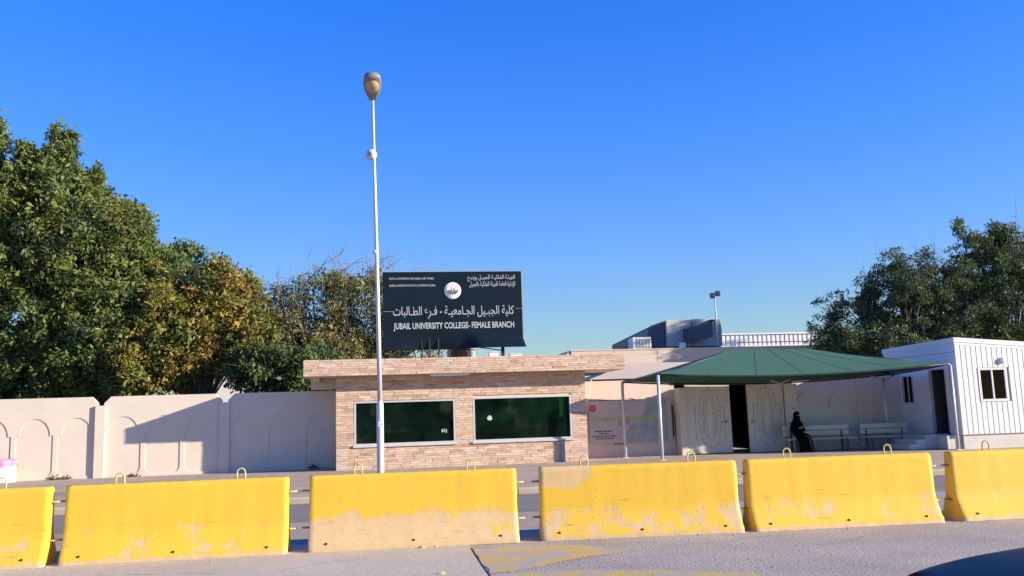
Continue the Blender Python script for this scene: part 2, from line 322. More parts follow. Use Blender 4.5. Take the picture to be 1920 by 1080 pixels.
class MB:
    def __init__(s): s.v, s.f, s.sm = [], [], []
    def add(s, vs, fs, smooth=False):
        k = len(s.v); s.v += [tuple(v) for v in vs]; s.f += [tuple(i + k for i in q) for q in fs]; s.sm += [smooth] * len(fs); return s
    def box(s, x0, x1, y0, y1, z0, z1):
        return s.add([(x0, y0, z0), (x1, y0, z0), (x1, y1, z0), (x0, y1, z0), (x0, y0, z1), (x1, y0, z1), (x1, y1, z1), (x0, y1, z1)],
                     [(3, 2, 1, 0), (4, 5, 6, 7), (0, 1, 5, 4), (1, 2, 6, 5), (2, 3, 7, 6), (3, 0, 4, 7)])
    def bevbox(s, x0, x1, y0, y1, z0, z1, b=.02):
        bm = bmesh.new(); vs = [bm.verts.new(p) for p in [(x0, y0, z0), (x1, y0, z0), (x1, y1, z0), (x0, y1, z0), (x0, y0, z1), (x1, y0, z1), (x1, y1, z1), (x0, y1, z1)]]
        for q in [(3, 2, 1, 0), (4, 5, 6, 7), (0, 1, 5, 4), (1, 2, 6, 5), (2, 3, 7, 6), (3, 0, 4, 7)]: bm.faces.new([vs[i] for i in q])
        bmesh.ops.bevel(bm, geom=bm.edges[:], offset=b, segments=2, affect='EDGES', profile=.6)
        bm.verts.index_update(); s.add([v.co[:] for v in bm.verts], [[v.index for v in q.verts] for q in bm.faces]); bm.free(); return s
    def hexa(s, p):   # eight corners, bottom ring then top ring
        return s.add(p, [(3, 2, 1, 0), (4, 5, 6, 7), (0, 1, 5, 4), (1, 2, 6, 5), (2, 3, 7, 6), (3, 0, 4, 7)])
    def prism(s, pts, d0, d1, plane='xz', smooth=False):
        def P(a, b, d): return (a, d, b) if plane == 'xz' else ((d, a, b) if plane == 'yz' else (a, b, d))
        n = len(pts); vs = [P(a, b, d0) for a, b in pts] + [P(a, b, d1) for a, b in pts]
        tri = tessellate_polygon([[Vector((a, b, 0)) for a, b in pts]])
        fs = [tuple(t) for t in tri] + [tuple(i + n for i in t[::-1]) for t in tri] + [(i, (i + 1) % n, n + (i + 1) % n, n + i) for i in range(n)]
        return s.add(vs, fs, smooth)
    def plate(s, outer, holes, d0, d1):   # xz plate with holes, between y=d0 (front) and y=d1
        loops = [outer] + holes; flat = [p for L in loops for p in L]; n = len(flat)
        tri = tessellate_polygon([[Vector((a, b, 0)) for a, b in L] for L in loops])
        vs = [(a, d0, b) for a, b in flat] + [(a, d1, b) for a, b in flat]
        fs = [tuple(t) for t in tri] + [tuple(i + n for i in t[::-1]) for t in tri]; k = 0
        for L in loops:
            m = len(L); fs += [(k + i, k + (i + 1) % m, n + k + (i + 1) % m, n + k + i) for i in range(m)]; k += m
        return s.add(vs, fs)
    def tube(s, pts, r, seg=8, cap=True):
        pts = [Vector(p) for p in pts]; n = len(pts); rs = r if isinstance(r, (list, tuple)) else [r] * n
        vs, fs = [], []; up = Vector((0, 0, 1)); prev = None
        for i, p in enumerate(pts):
            t = (pts[min(i + 1, n - 1)] - pts[max(i - 1, 0)]).normalized()
            if prev is None:
                a = t.cross(up if abs(t.z) < .9 else Vector((1, 0, 0))).normalized()
            else:
                a = (prev - t * prev.dot(t)).normalized()
            b = t.cross(a); prev = a
            for k in range(seg):
                q = 2 * PI * k / seg; vs.append(p + (a * math.cos(q) + b * math.sin(q)) * rs[i])
        for i in range(n - 1):
            for k in range(seg): fs.append((i * seg + k, i * seg + (k + 1) % seg, (i + 1) * seg + (k + 1) % seg, (i + 1) * seg + k))
        s.add(vs, fs, True)
        if cap:
            k = len(s.v) - len(vs); s.f += [tuple(k + i for i in range(seg))[::-1], tuple(k + (n - 1) * seg + i for i in range(seg))]; s.sm += [False, False]
        return s
    def lathe(s, prof, c=(0, 0, 0), seg=24, axis='z'):
        vs, fs = [], []
        for r, h in prof:
            for k in range(seg):
                q = 2 * PI * k / seg; x, y = r * math.cos(q), r * math.sin(q)
                p = (x, y, h) if axis == 'z' else ((x, h, y) if axis == 'y' else (h, x, y)); vs.append((p[0] + c[0], p[1] + c[1], p[2] + c[2]))
        for i in range(len(prof) - 1):
            for k in range(seg): fs.append((i * seg + k, i * seg + (k + 1) % seg, (i + 1) * seg + (k + 1) % seg, (i + 1) * seg + k))
        return s.add(vs, fs, True)
    def grid(s, fn, nu, nv, smooth=True):
        vs = [fn(i / nu, j / nv) for j in range(nv + 1) for i in range(nu + 1)]
        fs = [(j * (nu + 1) + i, j * (nu + 1) + i + 1, (j + 1) * (nu + 1) + i + 1, (j + 1) * (nu + 1) + i) for j in range(nv) for i in range(nu)]
        return s.add(vs, fs, smooth)
    def mesh(s, name):
        me = bpy.data.meshes.new(name); me.from_pydata(s.v, [], s.f); me.polygons.foreach_set('use_smooth', s.sm)
        bm = bmesh.new(); bm.from_mesh(me); bmesh.ops.recalc_face_normals(bm, faces=bm.faces[:]); bm.to_mesh(me); bm.free(); return me
    def build(s, name, m, parent=None, world=False, kind=None, label=None):
        if world and parent:
            p = parent
            while p.parent: p = p.parent
            L = p.location; s.v = [(a - L.x, b - L.y, c - L.z) for a, b, c in s.v]
        me = s.mesh(name); me.materials.append(MT[m] if isinstance(m, str) else m)
        o = link(bpy.data.objects.new(name, me)); o.parent = parent
        if kind: o['kind'] = kind
        if label: o['label'] = label
        return o
def part(name, m, parent, *boxes, b=0):   # boxes in world coordinates
    q = MB()
    for k in boxes: q.bevbox(*k, b=b) if b else q.box(*k)
    return q.build(name, m, parent, world=True)

# ------------------------------------------------------------------ ground
MB().grid(lambda u, v: (-700 + 1400 * u, -300 + 1300 * v, -.06), 14, 13, False).build('ground', 'sand', kind='structure')
MB().box(-200, 200, -60, 13.9, -.05, 0).build('road_near', 'asphalt', kind='structure').name = 'road'
MB().box(-200, 200, 16.2, 19.8, -.05, 0).build('road', 'far_road', kind='structure')
MB().box(-200, 200, 13.9, 16.2, -.05, .003).build('road_band', 'pale_band', kind='structure')  # paler band of ground along the far road
MB().box(-200, 1.17, -60, 13.4, -.03, .006).build('concrete_apron', 'apron', kind='structure')
def sheet(name, pts, z, m):
    q = MB(); q.add([(a, b, z) for a, b in pts], [tuple(t) for t in tessellate_polygon([[Vector((a, b, 0)) for a, b in pts]])]); o = q.build(name, m); o['kind'] = 'structure'; return o
jit = lambda pts, k=.03: [(x + rnd.uniform(-k, k), y + rnd.uniform(-k, k)) for x, y in pts]
def dense(pts, n=6, k=.025):
    out = []
    for i, a in enumerate(pts):
        b = pts[(i + 1) % len(pts)]
        out += jit([(a[0] + (b[0] - a[0]) * t / n, a[1] + (b[1] - a[1]) * t / n) for t in range(n)], k)
    return out
sheet('road_marking', dense([(1.19, 12.02), (1.91, 12.16), (2.62, 11.87), (3.18, 11.27), (2.84, 11.03), (2.33, 10.87), (1.86, 10.48), (1.44, 10.18), (1.19, 10.19)]), .005, 'yellow_line')
sheet('road_marking', dense([(1.19, 10.0), (1.68, 10.14), (2.39, 10.04), (3.1, 9.73), (3.86, 9.33), (4.0, 9.1), (3.2, 9.0), (2.4, 9.2), (1.19, 9.4)]), .005, 'yellow_line')
MB().tube([(1.18, 9, .002), (1.172, 10, .003), (1.165, 11, .002), (1.175, 12.1, .003)], .012, 5).build('joint_crack', mat('crack_filler', (.07, .055, .045), .95), kind='structure')
rc = random.Random(21); ckm = bpy.data.materials['crack_filler']
for x, y, a, L_ in ((-3.4, 11.6, -.2, 1.6), (-1.2, 11.2, .5, 1.2), (3.6, 11.4, .15, 1.8), (5.4, 10.9, -.35, 1.5), (2.2, 11.9, 1.2, .5)):
    p = [(x, y)]
    for k in range(14):
        a += rc.uniform(-.5, .5) * .6; p.append((p[-1][0] + math.cos(a) * L_ / 14, p[-1][1] + math.sin(a) * L_ / 14))
    w = [rc.uniform(.002, .006) for _ in p]; z = .0075 if x < 1 else .0015
    q = MB(); q.add([(u, v + e, z) for (u, v), e in zip(p, w)] + [(u, v - e, z) for (u, v), e in zip(p, w)], [(k, len(p) + k, len(p) + k + 1, k + 1) for k in range(len(p) - 1)])
    o = q.build('road_crack', ckm); o['kind'] = 'structure'
# kerb: separate concrete kerb stones
kb = link(bpy.data.objects.new('kerb', None)); kb['kind'] = 'structure'
prof = [(19.8, -.03), (19.8, .10), (19.83, .135), (19.87, .145), (20.14, .145), (20.14, -.03)]
ks = MB().prism([(y - 19.8, z) for y, z in prof], 0, .985, 'yz').mesh('kerb_stone'); ks.materials.append(MT['kerb'])
for i in range(-14, 20):
    o = link(bpy.data.objects.new('kerb_stone', ks)); o.parent = kb; o.location = (i, 19.8 + rnd.uniform(-.006, .006), rnd.uniform(-.004, .004))
def pave(u, v):
    x, y = -60 + 130 * u, 20.14 + 13.5 * v
    t = min(1, max(0, (y - 27) / 5.5)); s = min(1, max(0, (-1.2 - x) / 3)); return (x, y, .135 - .02 * min(1, (y - 20.14) / 5) - .025 * t * t * (3 - 2 * t) * s)
MB().grid(pave, 130, 27).build('pavement', 'paving', kind='structure')

# ------------------------------------------------------------------ yellow barriers
def barrier_mesh():
    pr = [(0, 0), (.008, .07), (.05, .12), (.15, .33), (.172, .45), (.20, .93), (.208, .97), (.235, .997), (.28, 1.0), (.33, .997), (.355, .97), (.362, .93), (.39, .45), (.412, .33), (.51, .12), (.552, .07), (.56, 0)]
    L, nu = 2.88, 40; q = MB(); n = len(pr)
    xs = [0, .012] + [L * k / nu for k in range(1, nu)] + [L - .012, L]
    r = random.Random(3); vs = []
    for i, x in enumerate(xs):
        e = .010 if i in (0, len(xs) - 1) else 0
        for j, (y, z) in enumerate(pr):
            k = r.uniform(-.004, .004); cy = .28
            ins = e * (1 if y < cy else -1); vs.append((x + r.uniform(-.004, .004) * (1 if e else 0), y + ins + k, max(0, z - e * (z > .9) + (k if z > .05 else 0))))
    fs = [(i * n + j, i * n + j + 1, (i + 1) * n + j + 1, (i + 1) * n + j) for i in range(len(xs) - 1) for j in range(n - 1)]
    fs += [tuple(range(n)), tuple((len(xs) - 1) * n + j for j in range(n))[::-1]]
    q.add(vs, fs, True); q.sm[-1] = q.sm[-2] = False; return q
def make_barrier():
    t = thing('concrete_barrier', '', 'barrier', group='yellow concrete barriers in a row along the road')
    b = barrier_mesh().build('concrete_body', 'barrier', t)
    for x in (.66, 2.24):
        p = [(x - .055, .28, .9), (x - .055, .28, 1.07)] + [(x - .055 * math.cos(a), .28, 1.085 + .055 * math.sin(a)) for a in [k * PI / 6 for k in range(1, 6)]] + [(x + .055, .28, 1.07), (x + .055, .28, .9)]
        MB().tube(p, .011, 6).build('lifting_loop', 'loop', t)
    for x, s in ((0, -1), (2.88, 1)):
        for z in (.30, .80):
            q = MB(); xx = x + s * .0
            q.tube([(x - s * .03, .25, z), (x + s * .085, .25, z), (x + s * .105, .28, z), (x + s * .085, .31, z), (x - s * .03, .31, z)], .012, 6)
            q.build('steel_hook', 'rust' if s < 0 else 'loop', t)
    for x in (.24, 1.42, 2.62):
        MB().tube([(x, .02, .10), (x, .060, .10)], .016, 8).build('pin_hole', 'black', t)
    return t
BAR = [(-7.22, 12.48, -.2, .20, 0, 'yellow concrete barrier cut off by the left edge, before the white drum'),
       (-4.16, 12.50, -.1, .20, 0, 'yellow concrete barrier before the cream wall, peppered with small bare spots'),
       (-1.00, 12.51, -2.0, .44, 0, 'yellow concrete barrier before the lamp post, whole lower half worn bare'),
       (2.21, 12.45, -5.2, .30, 1, 'yellow concrete barrier with a bare tan patch at its top corner'),
       (5.25, 12.24, -1.2, .20, 0, 'yellow concrete barrier before the gate and benches, lightly chipped low down'),
       (8.45, 12.17, -.9, .22, 0, 'yellow concrete barrier before the white cabin, cut off by the right edge')]
WEAR = [(-.09, .13, .12), (-.075, .24, .14), (.15, .15, .29), (-.015, .18, .19), (-.08, .24, .10), (-.06, .26, .14)]
proto = make_barrier()
for i, (x, y, a, w, p, lab) in enumerate(BAR):
    o = proto if i == 0 else copy_tree(proto)
    a = (-.3, -.2, -1.8, -4.2, -1.6, -.5)[i]
    o.location = (x, y, .005 if x < 1.17 else .001); o.rotation_euler.z = math.radians(a); o['label'] = lab
    for ch in o.children:
        if ch.name.startswith('concrete_body'): ch['wear'], ch['wear_z'], ch['wear_h'] = WEAR[i]; ch['patch'] = float(p)
# flakes of paint and concrete lying by the barriers
for i, (x, y, s, lab) in enumerate([(.52, 12.40, .07, 'broken yellow chip lying at the foot of the half bare barrier'), (.66, 10.32, .06, 'yellow chip on the pale concrete near the road joint'), (.72, 12.42, .04, 'smallest chip beside the foot of the half bare barrier')]):
    q = MB(); n = 8; rg = [(x + s * rnd.uniform(.7, 1.3) * math.cos(2 * PI * k / n), y + s * rnd.uniform(.4, .8) * math.sin(2 * PI * k / n)) for k in range(n)]
    q.add([(a, b, .006) for a, b in rg] + [(x, y, .006 + s * .5)], [(k, (k + 1) % n, n) for k in range(n)])
    tag(q.build('rubble_chip', 'leaf_debris'), lab, 'rubble', 'chips by the barriers')

# loose gravel on the asphalt and along the barrier feet
rg_ = np.random.default_rng(77); q = MB()
for k in range(1500):
    if k < 900: x = rg_.uniform(1.25, 5.5); y = rg_.uniform(9.2, 12.2) ; z = .001
    else:
        x = rg_.uniform(-5, 9); y = (12.44 if x < 2 else 12.45 - (x - 2) * .035) - abs(rg_.normal()) * .10; z = .006 if x < 1.17 else .001
    r = rg_.uniform(.004, .011) * (1.6 if rg_.random() < .08 else 1)
    q.add([(x + r, y, z), (x, y + r, z), (x - r, y, z), (x, y - r, z), (x + r * .2, y, z + r)], [(0, 1, 4), (1, 2, 4), (2, 3, 4), (3, 0, 4)])
o = q.build('gravel', 'kerb'); o['kind'] = 'stuff'

# ------------------------------------------------------------------ street lamp
LX, LY = -.035, 21.0
t = thing('street_lamp', 'tall pale steel street lamp with tilted teardrop head beside the stone guardhouse', 'street lamp', (LX, LY, .12))
MB().tube([(0, 0, 0), (-.005, 0, .02)], .16, 20).build('base_plate', 'galv', t)
MB().lathe([(.083, 0), (.083, 1.93), (.080, 1.98), (.058, 2.03), (.058, 2.06)], seg=20).build('lower_pole', 'pole_paint', t)
MB().tube([(0, 0, 2.0), (-.02, 0, 4.0), (-.05, 0, 6), (-.085, 0, 8), (-.10, 0, 9.45)], [.058, .052, .044, .036, .030], 14).build('upper_pole', 'pole_paint', t)
MB().tube([(-.075, 0, 5.55), (-.076, 0, 5.63)], .056, 14).build('joint_collar', 'galv', t)
MB().box(-.045, .05, -.088, -.083, 1.46, 1.56).build('number_plate', 'white', t)
for k in range(2):
    cu = bpy.data.curves.new('n', 'FONT'); cu.body = '03'[k]; cu.size = .07; cu.extrude = .001
    o = bpy.data.objects.new('n', cu); COL.objects.link(o); o.location = (0, 0, 0); dg = bpy.context.evaluated_depsgraph_get()
    me = bpy.data.meshes.new_from_object(o.evaluated_get(dg)); bpy.data.objects.remove(o)
    me.transform(Matrix.Translation((-.038 + .042 * k, -.0895, 1.485)) @ Matrix.Rotation(PI / 2, 4, 'X')); me.materials.clear(); me.materials.append(MT['dark_print'])
    d = link(bpy.data.objects.new('number_digit', me)); d.parent = t
# head: teardrop housing pointing at the road and tilted up
def head_pt(s, a, inset=0.0, bot=1.0):
    w = .215 * (math.sin(PI * min(1, s * .62 + .08)) ** .75) * (1 if s < .97 else .75) - inset
    if s > .9: w *= math.sqrt(max(0, 1 - ((s - .9) / .102) ** 2)) * .65 + .35 if s < .999 else .25
    return (w * math.cos(a), s, (.75 if math.sin(a) > 0 else .42 * bot) * w * math.sin(a))
ht = Matrix.Translation((-.105, .02, 9.40)) @ Matrix.Rotation(math.radians(24), 4, 'X').inverted() @ Matrix.Diagonal((1, -.86, 1, 1))
q = MB(); ns, na = 18, 18
vs = [ht @ Vector(head_pt(i / ns, 2 * PI * k / na)) for i in range(ns + 1) for k in range(na)]
q.add(vs, [(i * na + k, i * na + (k + 1) % na, (i + 1) * na + (k + 1) % na, (i + 1) * na + k) for i in range(ns) for k in range(na)] + [tuple(range(na)), tuple(ns * na + k for k in range(na))], True)
hd = q.build('lamp_housing', 'lamp_body', t)
q = MB(); n = 20
c = ht @ Vector((0, .60, -.085))
ring = [ht @ Vector((.165 * math.cos(2 * PI * k / n), .62 + .26 * math.sin(2 * PI * k / n), -.070)) for k in range(n)]
ring2 = [ht @ Vector((.120 * math.cos(2 * PI * k / n), .62 + .20 * math.sin(2 * PI * k / n), -.125)) for k in range(n)]
q.add(ring + ring2 + [ht @ Vector((0, .62, -.145))], [(k, (k + 1) % n, n + (k + 1) % n, n + k) for k in range(n)] + [(n + k, n + (k + 1) % n, 2 * n) for k in range(n)], True)
q.build('diffuser', 'lamp_lens', hd)
# small round loudspeaker-like fitting lower on the pole
hs_ = MB().lathe([(.0, -.12), (.06, -.12), (.10, -.09), (.135, -.02), (.14, .03), (.12, .09), (.06, .12), (0, .125)], (-.15, -.02, 8.0), 18, 'y').build('round_fitting', 'pole_paint', t)
MB().lathe([(.0, -.135), (.05, -.135), (.055, -.115)], (-.16, -.02, 7.99), 12, 'y').build('fitting_cap', 'lamp_body', hs_)

# ------------------------------------------------------------------ walls with recessed arches
def arch_loop(cx, zb, zs, zp, hw, r, n=12):
    """recess outline: rounded lower corners, shoulders, round head"""
    c = .22; L = []
    for k in range(5): a = PI + PI / 2 * k / 4; L.append((cx - hw + c + c * math.cos(a) * 1, zb + c + c * math.sin(a)))
    for k in range(5): a = -PI / 2 + PI / 2 * k / 4; L.append((cx + hw - c + c * math.cos(a), zb + c + c * math.sin(a)))
    L += [(cx + hw, zs), (cx + r, zs + .005)]
    for k in range(1, n): a = PI * k / n; L.append((cx + r * math.cos(a), zs + .005 + (zp - zs) * math.sin(a)))
    L += [(cx - r, zs + .005), (cx - hw, zs)]
    return L
def wall_panel(t, x0, x1, y, z0, z1, m, arches, chl=.22, chr_=.22, dep=.022, th=.22):
    q = MB(); e = .004
    out = [(x0, z0), (x1, z0), (x1, z1 - chr_), (x1 - chr_, z1), (x0 + chl, z1), (x0, z1 - chl)] if chr_ or chl else [(x0, z0), (x1, z0), (x1, z1), (x0, z1)]
    if chl == 0 and chr_: out = [(x0, z0), (x1, z0), (x1, z1 - chr_), (x1 - chr_, z1), (x0, z1)]
    q.plate(out, arches, y, y + dep)
    inn = [(a + (.002 if a == x0 else (-.002 if a == x1 else 0)), b) for a, b in out]
    q.prism(inn, y + dep - e + .004, y + th)
    return q.build('wall_panel', m, t, world=True)
WL = 31.5
wt = thing('boundary_wall', 'long cream precast wall with recessed arches left of the guardhouse', 'wall', (-7.6, WL, 0))
for x0, x1 in ((-17.4, -13.42), (-13.32, -9.41), (-9.21, -5.41), (-5.19, -1.40)):
    w = (x1 - x0) / 3
    wall_panel(wt, x0, x1, WL, -.05, 2.77, 'plaster', [arch_loop(x0 + w * (k + .5), .18, 1.53, 2.09, w / 2 - .07, .48) for k in range(3)])
for x in (-13.37, -9.31, -5.30):
    part('pilaster', 'plaster', wt, (x - .165, x + .165, WL - .085, WL + .3, -.05, 2.47), b=.012)
WR = 31.3
wt = thing('boundary_wall', 'pinkish precast wall carrying the map banner between guardhouse and gate', 'wall', (9, WR, .1))
wall_panel(wt, 6.9, 10.62, WR, 0, 2.85, 'plaster_pink', [arch_loop(7.75 + 1.2 * k, .20, 1.6, 2.2, .52, .44) for k in range(3)], 0, .15)
W2 = 31.0
wt = thing('boundary_wall', 'shaded precast wall with scalloped pale panel behind the benches', 'wall', (17, W2, .1))
part('wall_panel', 'plaster_pink', wt, (15.08, 19.6, W2, W2 + .22, 0, 2.80))
pl = [(15.2, .3), (17.42, .3), (17.42, 1.62)]
for cx in (16.94, 15.62):
    pl += [(cx + .44, 1.64)] + [(cx + .44 * math.cos(PI * k / 14), 1.64 + .62 * math.sin(PI * k / 14)) for k in range(1, 14)] + [(cx - .44, 1.64)]
pl += [(15.2, 1.62)]
sc_ = MB().prism(pl, W2 - .05, W2 + .001).build('scalloped_panel', 'gate', wt, world=True)
part('joint_strip', 'scroll', sc_, (16.27, 16.285, W2 - .054, W2 - .051, .3, 1.62))
part('joint_strip', 'plaster_pink', wt, (17.6, 17.72, W2 - .06, W2 - .001, .1, 2.78))
part('socket_box', 'grill', wt, (17.12, 17.2, W2 - .085, W2 - .051, .78, .84), (17.3, 17.36, W2 - .085, W2 - .051, .79, .83))

# banner on the right wall
bt = thing('map_banner', 'faded banner with a grey picture and small print fixed to the pinkish wall', 'banner', (8.95, WR - .06, .62))
part('banner_sheet', 'banner', bt, (7.38, 10.46, WR - .07, WR - .03, .60, 2.14))
bf = WR - .0735
MB().prism([(8.55, .62), (10.30, .62), (10.28, 2.10), (9.55, 2.08), (9.45, 1.75), (9.18, 1.42), (8.88, 1.25), (8.72, .95)], bf, bf + .002).build('picture_print', 'banner_map', bt, world=True)
part('frame_strip', 'dark_metal', bt, (10.46, 10.52, WR - .075, WR - .02, .78, 1.90)); part('frame_strip', 'dark_print', bt, (7.4, 9.4, WR - .078, WR - .03, 2.13, 2.155))
part('frame_strip', 'dark_print', bt, (8.25, 8.75, WR - .078, WR - .03, .575, .605))
MB().lathe([(0, -.004), (.13, -.004), (.13, 0)], (7.52, bf + .001, 1.87), 16, 'y').build('round_logo', 'red_print', bt, world=True)
r2 = random.Random(5)
for z, a, b in ((1.03, 7.58, 8.22), (.94, 7.72, 8.07), (.85, 7.46, 8.36), (.77, 7.58, 8.26)):
    q = MB(); x = a
    while x < b:
        w = r2.uniform(.05, .16); q.box(x, min(b, x + w), bf - .001, bf + .001, z, z + .042); x += w + .025
    q.build('small_print', 'dark_print', bt, world=True)
for z, a, b in ((1.95, 8.52, 8.66), (1.86, 8.5, 8.72), (1.78, 8.48, 8.78), (1.69, 8.54, 8.72)):
    part('pink_print', 'pinktxt', bt, (a, b, bf - .001, bf + .001, z, z + .05))
q = MB(); x = 7.5
while x < 9.75:
    w = r2.uniform(.08, .22); q.box(x, x + w, bf - .0025, bf, 1.42, 1.54); x += w + .04
q.build('green_print', 'green_print', bt, world=True)

# ------------------------------------------------------------------ text helpers
ARF = {'ا': 'FE8D FE8E', 'أ': 'FE83 FE84', 'إ': 'FE87 FE88', 'ب': 'FE8F FE90 FE91 FE92', 'ة': 'FE93 FE94', 'ت': 'FE95 FE96 FE97 FE98', 'ج': 'FE9D FE9E FE9F FEA0', 'خ': 'FEA5 FEA6 FEA7 FEA8',
       'د': 'FEA9 FEAA', 'ر': 'FEAD FEAE', 'ط': 'FEC1 FEC2 FEC3 FEC4', 'ع': 'FEC9 FECA FECB FECC', 'ف': 'FED1 FED2 FED3 FED4', 'ك': 'FED9 FEDA FEDB FEDC', 'ل': 'FEDD FEDE FEDF FEE0',
       'م': 'FEE1 FEE2 FEE3 FEE4', 'ن': 'FEE5 FEE6 FEE7 FEE8', 'ه': 'FEE9 FEEA FEEB FEEC', 'و': 'FEED FEEE', 'ي': 'FEF1 FEF2 FEF3 FEF4', 'ئ': 'FE89 FE8A FE8B FE8C', 'ﻹ': 'FEF9 FEFA', 'ـ': '0640 0640 0640 0640'}
def shape_ar(s):
    s = s.replace('لإ', 'ﻹ'); out = []
    for i, ch in enumerate(s):
        if ch not in ARF: out.append(ch); continue
        F = ARF[ch].split(); prev = i > 0 and s[i - 1] in ARF and len(ARF[s[i - 1]].split()) == 4
        nxt = i + 1 < len(s) and s[i + 1] in ARF and len(F) == 4
        k = (3 if prev else 2) if nxt else (1 if prev else 0)
        out.append(chr(int(F[k], 16)))
    return ''.join(out)[::-1]
def text_mesh(body, x0, x1, zc, h, y, bold=.0):
    cu = bpy.data.curves.new('txt', 'FONT'); cu.body = body; cu.size = 1; cu.extrude = .02; cu.offset = bold; cu.resolution_u = 3
    o = bpy.data.objects.new('txt', cu); COL.objects.link(o); dg = bpy.context.evaluated_depsgraph_get(); dg.update()
    me = bpy.data.meshes.new_from_object(o.evaluated_get(dg)); bpy.data.objects.remove(o)
    co = np.empty(len(me.vertices) * 3); me.vertices.foreach_get('co', co); co = co.reshape(-1, 3)
    mn, mx = co.min(0), co.max(0); p = np.empty_like(co)
    p[:, 0] = x0 + (co[:, 0] - mn[0]) / (mx[0] - mn[0]) * (x1 - x0); p[:, 2] = zc - h / 2 + (co[:, 1] - mn[1]) / (mx[1] - mn[1]) * h
    p[:, 1] = y - (co[:, 2] - mn[2]) / (mx[2] - mn[2]) * .012
    me.vertices.foreach_set('co', p.ravel()); me.update(); return me

# ULTI lettering left readable on the banner
me = text_mesh('ULTI', 8.46, 8.86, 1.33, .15, -.012, .01); me.transform(Matrix.Translation((-8.95, -.002, -.62))); me.materials.clear(); me.materials.append(MT['red_print'])
o = link(bpy.data.objects.new('red_lettering', me)); o.parent = bt

# ------------------------------------------------------------------ guardhouse
GX0, GX1, GY, GZ0, GZ1 = -1.48, 6.93, 29.7, .08, 3.16
FX0, FX1, FY, FZ1 = -2.48, 8.2, 29.1, 3.69
WIN = [(-.90, 2.44, .88, 2.33), (3.03, 6.41, .88, 2.36)]
gh = thing('guardhouse', 'single storey stone clad guardhouse with two wide dark green windows', 'guardhouse', (2.7, GY, .1))
x = [GX0, WIN[0][0], WIN[0][1], WIN[1][0], WIN[1][1], GX1]
wb = []
for a, b in ((0, 1), (2, 3), (4, 5)): wb.append((x[a] + (0 if a else 0), x[b], GY + .03, GY + .25, GZ0, GZ1))
for (a, b, c, d) in WIN: wb += [(a, b, GY + .03, GY + .25, GZ0, c), (a, b, GY + .03, GY + .25, d, GZ1)]
wb += [(GX0, GX0 + .2, GY + .25, 33.6, GZ0, GZ1), (GX1 - .2, GX1, GY + .25, 31.28, GZ0, GZ1), (GX0, GX1, 33.6, 33.8, GZ0, GZ1), (GX0 + .2, GX1 - .2, GY + .25, 33.6, .05, .12)]
wl_ = part('wall', 'plaster_pink', gh, *wb)
part('roof', 'soffit', gh, (FX0 + .03, FX1 - .03, FY + .03, 34.2, 3.165, 3.62))
part('roof_beam', 'soffit', gh, (FX0 + .10, GX0 - .01, 30.9, 31.2, 2.80, 3.164), (FX0 + .25, FX0 + .45, FY + .7, 30.9, 3.04, 3.164))
part('roof_coping', 'parapet', gh, (FX0 + .02, FX1 - .02, FY + .04, FY + .2, 3.62, 3.672))
for (a, b, c, d) in WIN:
    fr = part('window', 'alu', gh, (a + .002, b - .002, GY - .01, GY + .12, c, c + .07), (a + .002, b - .002, GY - .01, GY + .12, d - .06, d), (a + .002, a + .065, GY - .01, GY + .12, c + .07, d - .06), (b - .065, b - .002, GY - .01, GY + .12, c + .07, d - .06), b=.006)
    part('pane', 'green_glass', fr, (a + .065, b - .065, GY + .05, GY + .062, c + .07, d - .06))
    part('sill', 'concrete_pale', fr, (a - .03, b + .03, GY - .06, GY - .012, c - .05, c + .012))
part('wall_lamp', 'white', gh, (1.62, 2.9, 29.2, 29.35, 3.09, 3.16), b=.02)
part('wall_strip', 'grill', gh, (6.0, 6.12, GY - .09, GY - .015, .1, .82))  # grey upright strip below the right window
# ledge stones
cells = []
def course(x0, x1, z0, z1, y, seed, holes=(), ch=.080):
    r = random.Random(seed); z = z0; row = 0
    n = round((z1 - z0) / ch); ch = (z1 - z0) / n
    for row in range(n):
        za, zb = z0 + row * ch, z0 + (row + 1) * ch; xx = x0
        segs = [(x0, x1)]
        for (a, b, c, d) in holes:
            if zb > c + .004 and za < d - .004:
                segs = [s for p, q in segs for s in ((p, min(q, a)), (max(p, b), q)) if s[1] - s[0] > .02]
        for p, q in segs:
            xx = p
            while xx < q - 1e-6:
                w = r.choice((.22, .3, .36, .42, .5, .58)) * r.uniform(.85, 1.15)
                if q - xx - w < .14: w = q - xx
                cells.append((xx, min(q, xx + w), za, zb, y, r.uniform(.0, .012))); xx += w
course(GX0, GX1, GZ0 + .005, GZ1 - .003, GY, 1, [(a - .001, b + .001, c - .001, d + .001) for a, b, c, d in WIN])
course(FX0, FX1, 3.165, FZ1, FY, 2)
cells.sort(key=lambda c: -(c[1] - c[0]) * (c[3] - c[2]))
unit = MB().bevbox(-.5, .5, -.5, .5, -.5, .5, .06).mesh('stone'); unit.materials.append(MT['stone_piece'])
L = gh.location
for (a, b, c, d, y, p) in cells[:298]:
    o = link(bpy.data.objects.new('stone', unit)); o.parent = gh
    o.location = ((a + b) / 2 - L.x, y + .015 - p / 2 - L.y, (c + d) / 2 - L.z); o.scale = (b - a - .006, .03 + p, d - c - .006)
q = MB(); tone = []; r3 = random.Random(9)
for (a, b, c, d, y, p) in cells[298:]:
    q.box(a + .003, b - .003, y - p, y + .03, c + .003, d - .003); tone += [r3.random()] * 8
o = q.build('stone_veneer', 'stone_veneer', gh, world=True, kind='stuff')
at = o.data.attributes.new('tone', 'FLOAT', 'POINT'); at.data.foreach_set('value', tone)
